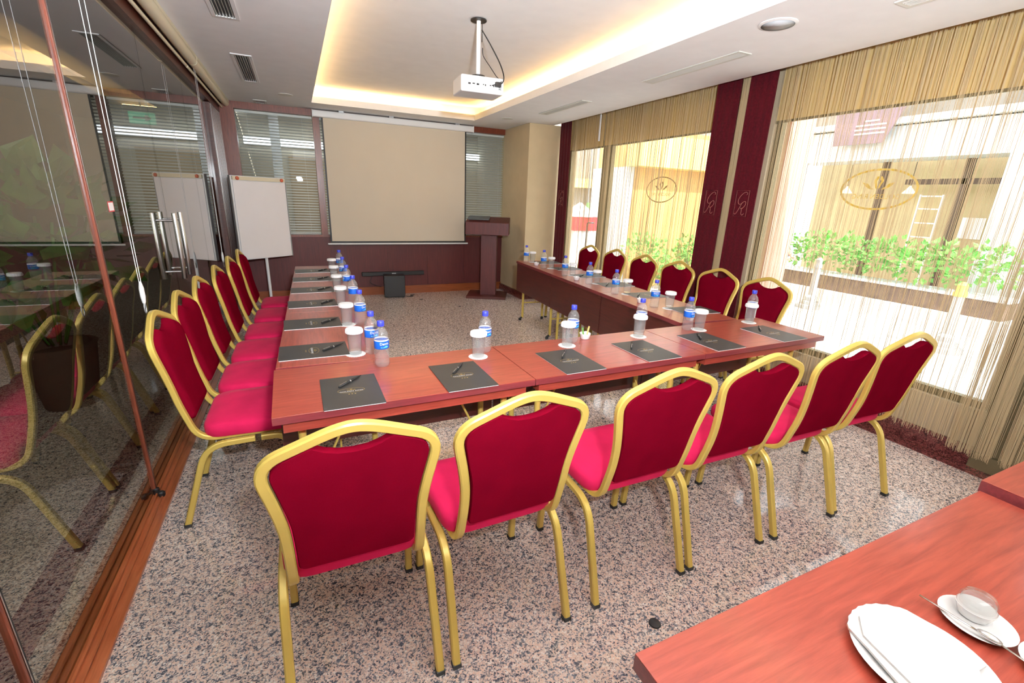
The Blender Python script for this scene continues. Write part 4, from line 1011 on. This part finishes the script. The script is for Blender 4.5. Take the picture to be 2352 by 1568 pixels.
gb = thing('tea_glass', 'small clear upturned glass resting on the low white cup', 'glass', (1.206, -1.296, TH + .0265))
MB().lathe([(.027, 0), (.0285, .001), (.027, .014), (.022, .024), (.014, .026), (.0, .026), (.0, .0225), (.012, .022), (.019, .020), (.024, .013), (.025, .002)], 28, cap0=False, cap1=False).build('glass_wall', M['tumbler'], gb, smooth=True, sharp=60)
def spoon(label, a, b, za, zb_):
    t = thing('teaspoon', label, 'spoon', (a[0], a[1], za), math.atan2(b[1] - a[1], b[0] - a[0])); L = math.hypot(b[0] - a[0], b[1] - a[1])
    MB().tube([(0, 0, 0), (L * .5, 0, (zb_ - za) * .5), (L * .78, 0, (zb_ - za) * .8)], prof=[(.0012 * math.sin(2 * PI * k / 8), .0026 * math.cos(2 * PI * k / 8)) for k in range(8)]).build('handle', M['spoon'], t, smooth=True)
    MB().lathe([(.001, -.001), (.008, .0), (.0105, .003), (.0098, .0035), (.007, .001), (.0, .0004)], 20, (L * .9, 0, zb_ - za), sx=1.6, cap1=False).build('bowl', M['spoon'], t, smooth=True)
spoon('steel teaspoon lying across the first saucer', (1.150, -1.236), (1.158, -1.345), TH + .017, TH + .015)
s2 = thing('saucer', 'second white saucer cut by the picture edge', 'saucer', (1.200, -1.418, TH))
MB().lathe([(.030, 0), (.034, .002), (.056, .011), (.058, .013), (.055, .0135), (.034, .005), (.0, .0045)], 40, cap1=False).build('dish', M['ceramic'], s2, smooth=True, sharp=60)
spoon('steel teaspoon pointing at the second saucer', (1.157, -1.350), (1.152, -1.45), TH + .0165, TH + .015)

# ------------------------------------------------------------------ light
W = bpy.data.worlds.new('World'); SC.world = W; W.use_nodes = True; nt = W.node_tree; nt.nodes.clear()
wo = nt.nodes.new('ShaderNodeOutputWorld'); bg = nt.nodes.new('ShaderNodeBackground'); sk = nt.nodes.new('ShaderNodeTexSky')
sk.sky_type = 'HOSEK_WILKIE'; sk.turbidity = 4; sk.ground_albedo = .5; sk.sun_direction = Vector((-.35, -.45, .82)).normalized()
mixw = nt.nodes.new('ShaderNodeMixRGB'); mixw.inputs[0].default_value = .65; mixw.inputs[2].default_value = (.95, .97, 1.0, 1)
nt.links.new(sk.outputs[0], mixw.inputs[1]); nt.links.new(mixw.outputs[0], bg.inputs[0]); bg.inputs[1].default_value = 5.0
nt.links.new(bg.outputs[0], wo.inputs[0])
def lamp(kind, name, loc, energy, col=(1, 1, 1), size=1, size_y=None, target=None, rot=None, spread=None):
    l = bpy.data.lights.new(name, kind); l.energy = energy; l.color = col
    if kind == 'AREA':
        l.shape = 'RECTANGLE' if size_y else 'SQUARE'; l.size = size
        if size_y: l.size_y = size_y
        if spread: l.spread = spread
    o = bpy.data.objects.new(name, l); COL.objects.link(o); o.location = loc
    if target is not None: o.rotation_euler = (Vector(target) - Vector(loc)).to_track_quat('-Z', 'Y').to_euler()
    elif rot: o.rotation_euler = rot
    return o
sun = lamp('SUN', 'sun', (0, 0, 10), 6.0, (1, .95, .86), target=(1.5, 7.2, 1.5)); sun.data.angle = .01
lamp('AREA', 'rear_fill_light', (1.3, -1.95, 2.36), 20, (.97, .98, 1), 2.2, 1.2, target=(1.3, -1.5, 0))  # added fill light behind the camera, not a known ceiling fitting
lamp('AREA', 'bounce_flash', (.3, -1.72, 1.72), 165, (.90, .955, 1), .12, .12, target=(.55, -.9, 2.5))
lamp('AREA', 'lobby_lamp', (1.0, 7.0, 2.70), 24, (1, .98, .92), 2, 2, target=(1, 7.2, 0))
lamp('AREA', 'corridor_lamp', (-1.9, -.4, 2.40), 14, (1, .95, .86), 1, 2, target=(-1.7, -.6, 0))

# ------------------------------------------------------------------ camera
f_px = 1047.318
R_ = [[0.90964495, -0.41371418, 0.03723764], [-0.09120615, -0.28638401, -0.95376393], [0.40524993, 0.86419024, -0.29824105]]
cam = bpy.data.cameras.new('Camera'); co = bpy.data.objects.new('Camera', cam); COL.objects.link(co)
cam.sensor_width = 36; cam.lens = f_px * 36 / 2352; cam.clip_start = .02; cam.clip_end = 200
mm = Matrix(((R_[0][0], -R_[1][0], -R_[2][0]), (R_[0][1], -R_[1][1], -R_[2][1]), (R_[0][2], -R_[1][2], -R_[2][2])))
co.matrix_world = Matrix.Translation((0.13435568, -1.52749012, 1.42625694)) @ mm.to_4x4()
SC.camera = co
SC.view_settings.view_transform = 'Standard'; SC.view_settings.look = 'None'; SC.view_settings.exposure = .52; SC.view_settings.gamma = 1
SC.cycles.max_bounces = 8; SC.cycles.transparent_max_bounces = 24; SC.cycles.diffuse_bounces = 4; SC.cycles.glossy_bounces = 4
SC.cycles.caustics_reflective = False; SC.cycles.caustics_refractive = False
SC.cycles.sample_clamp_indirect = 6
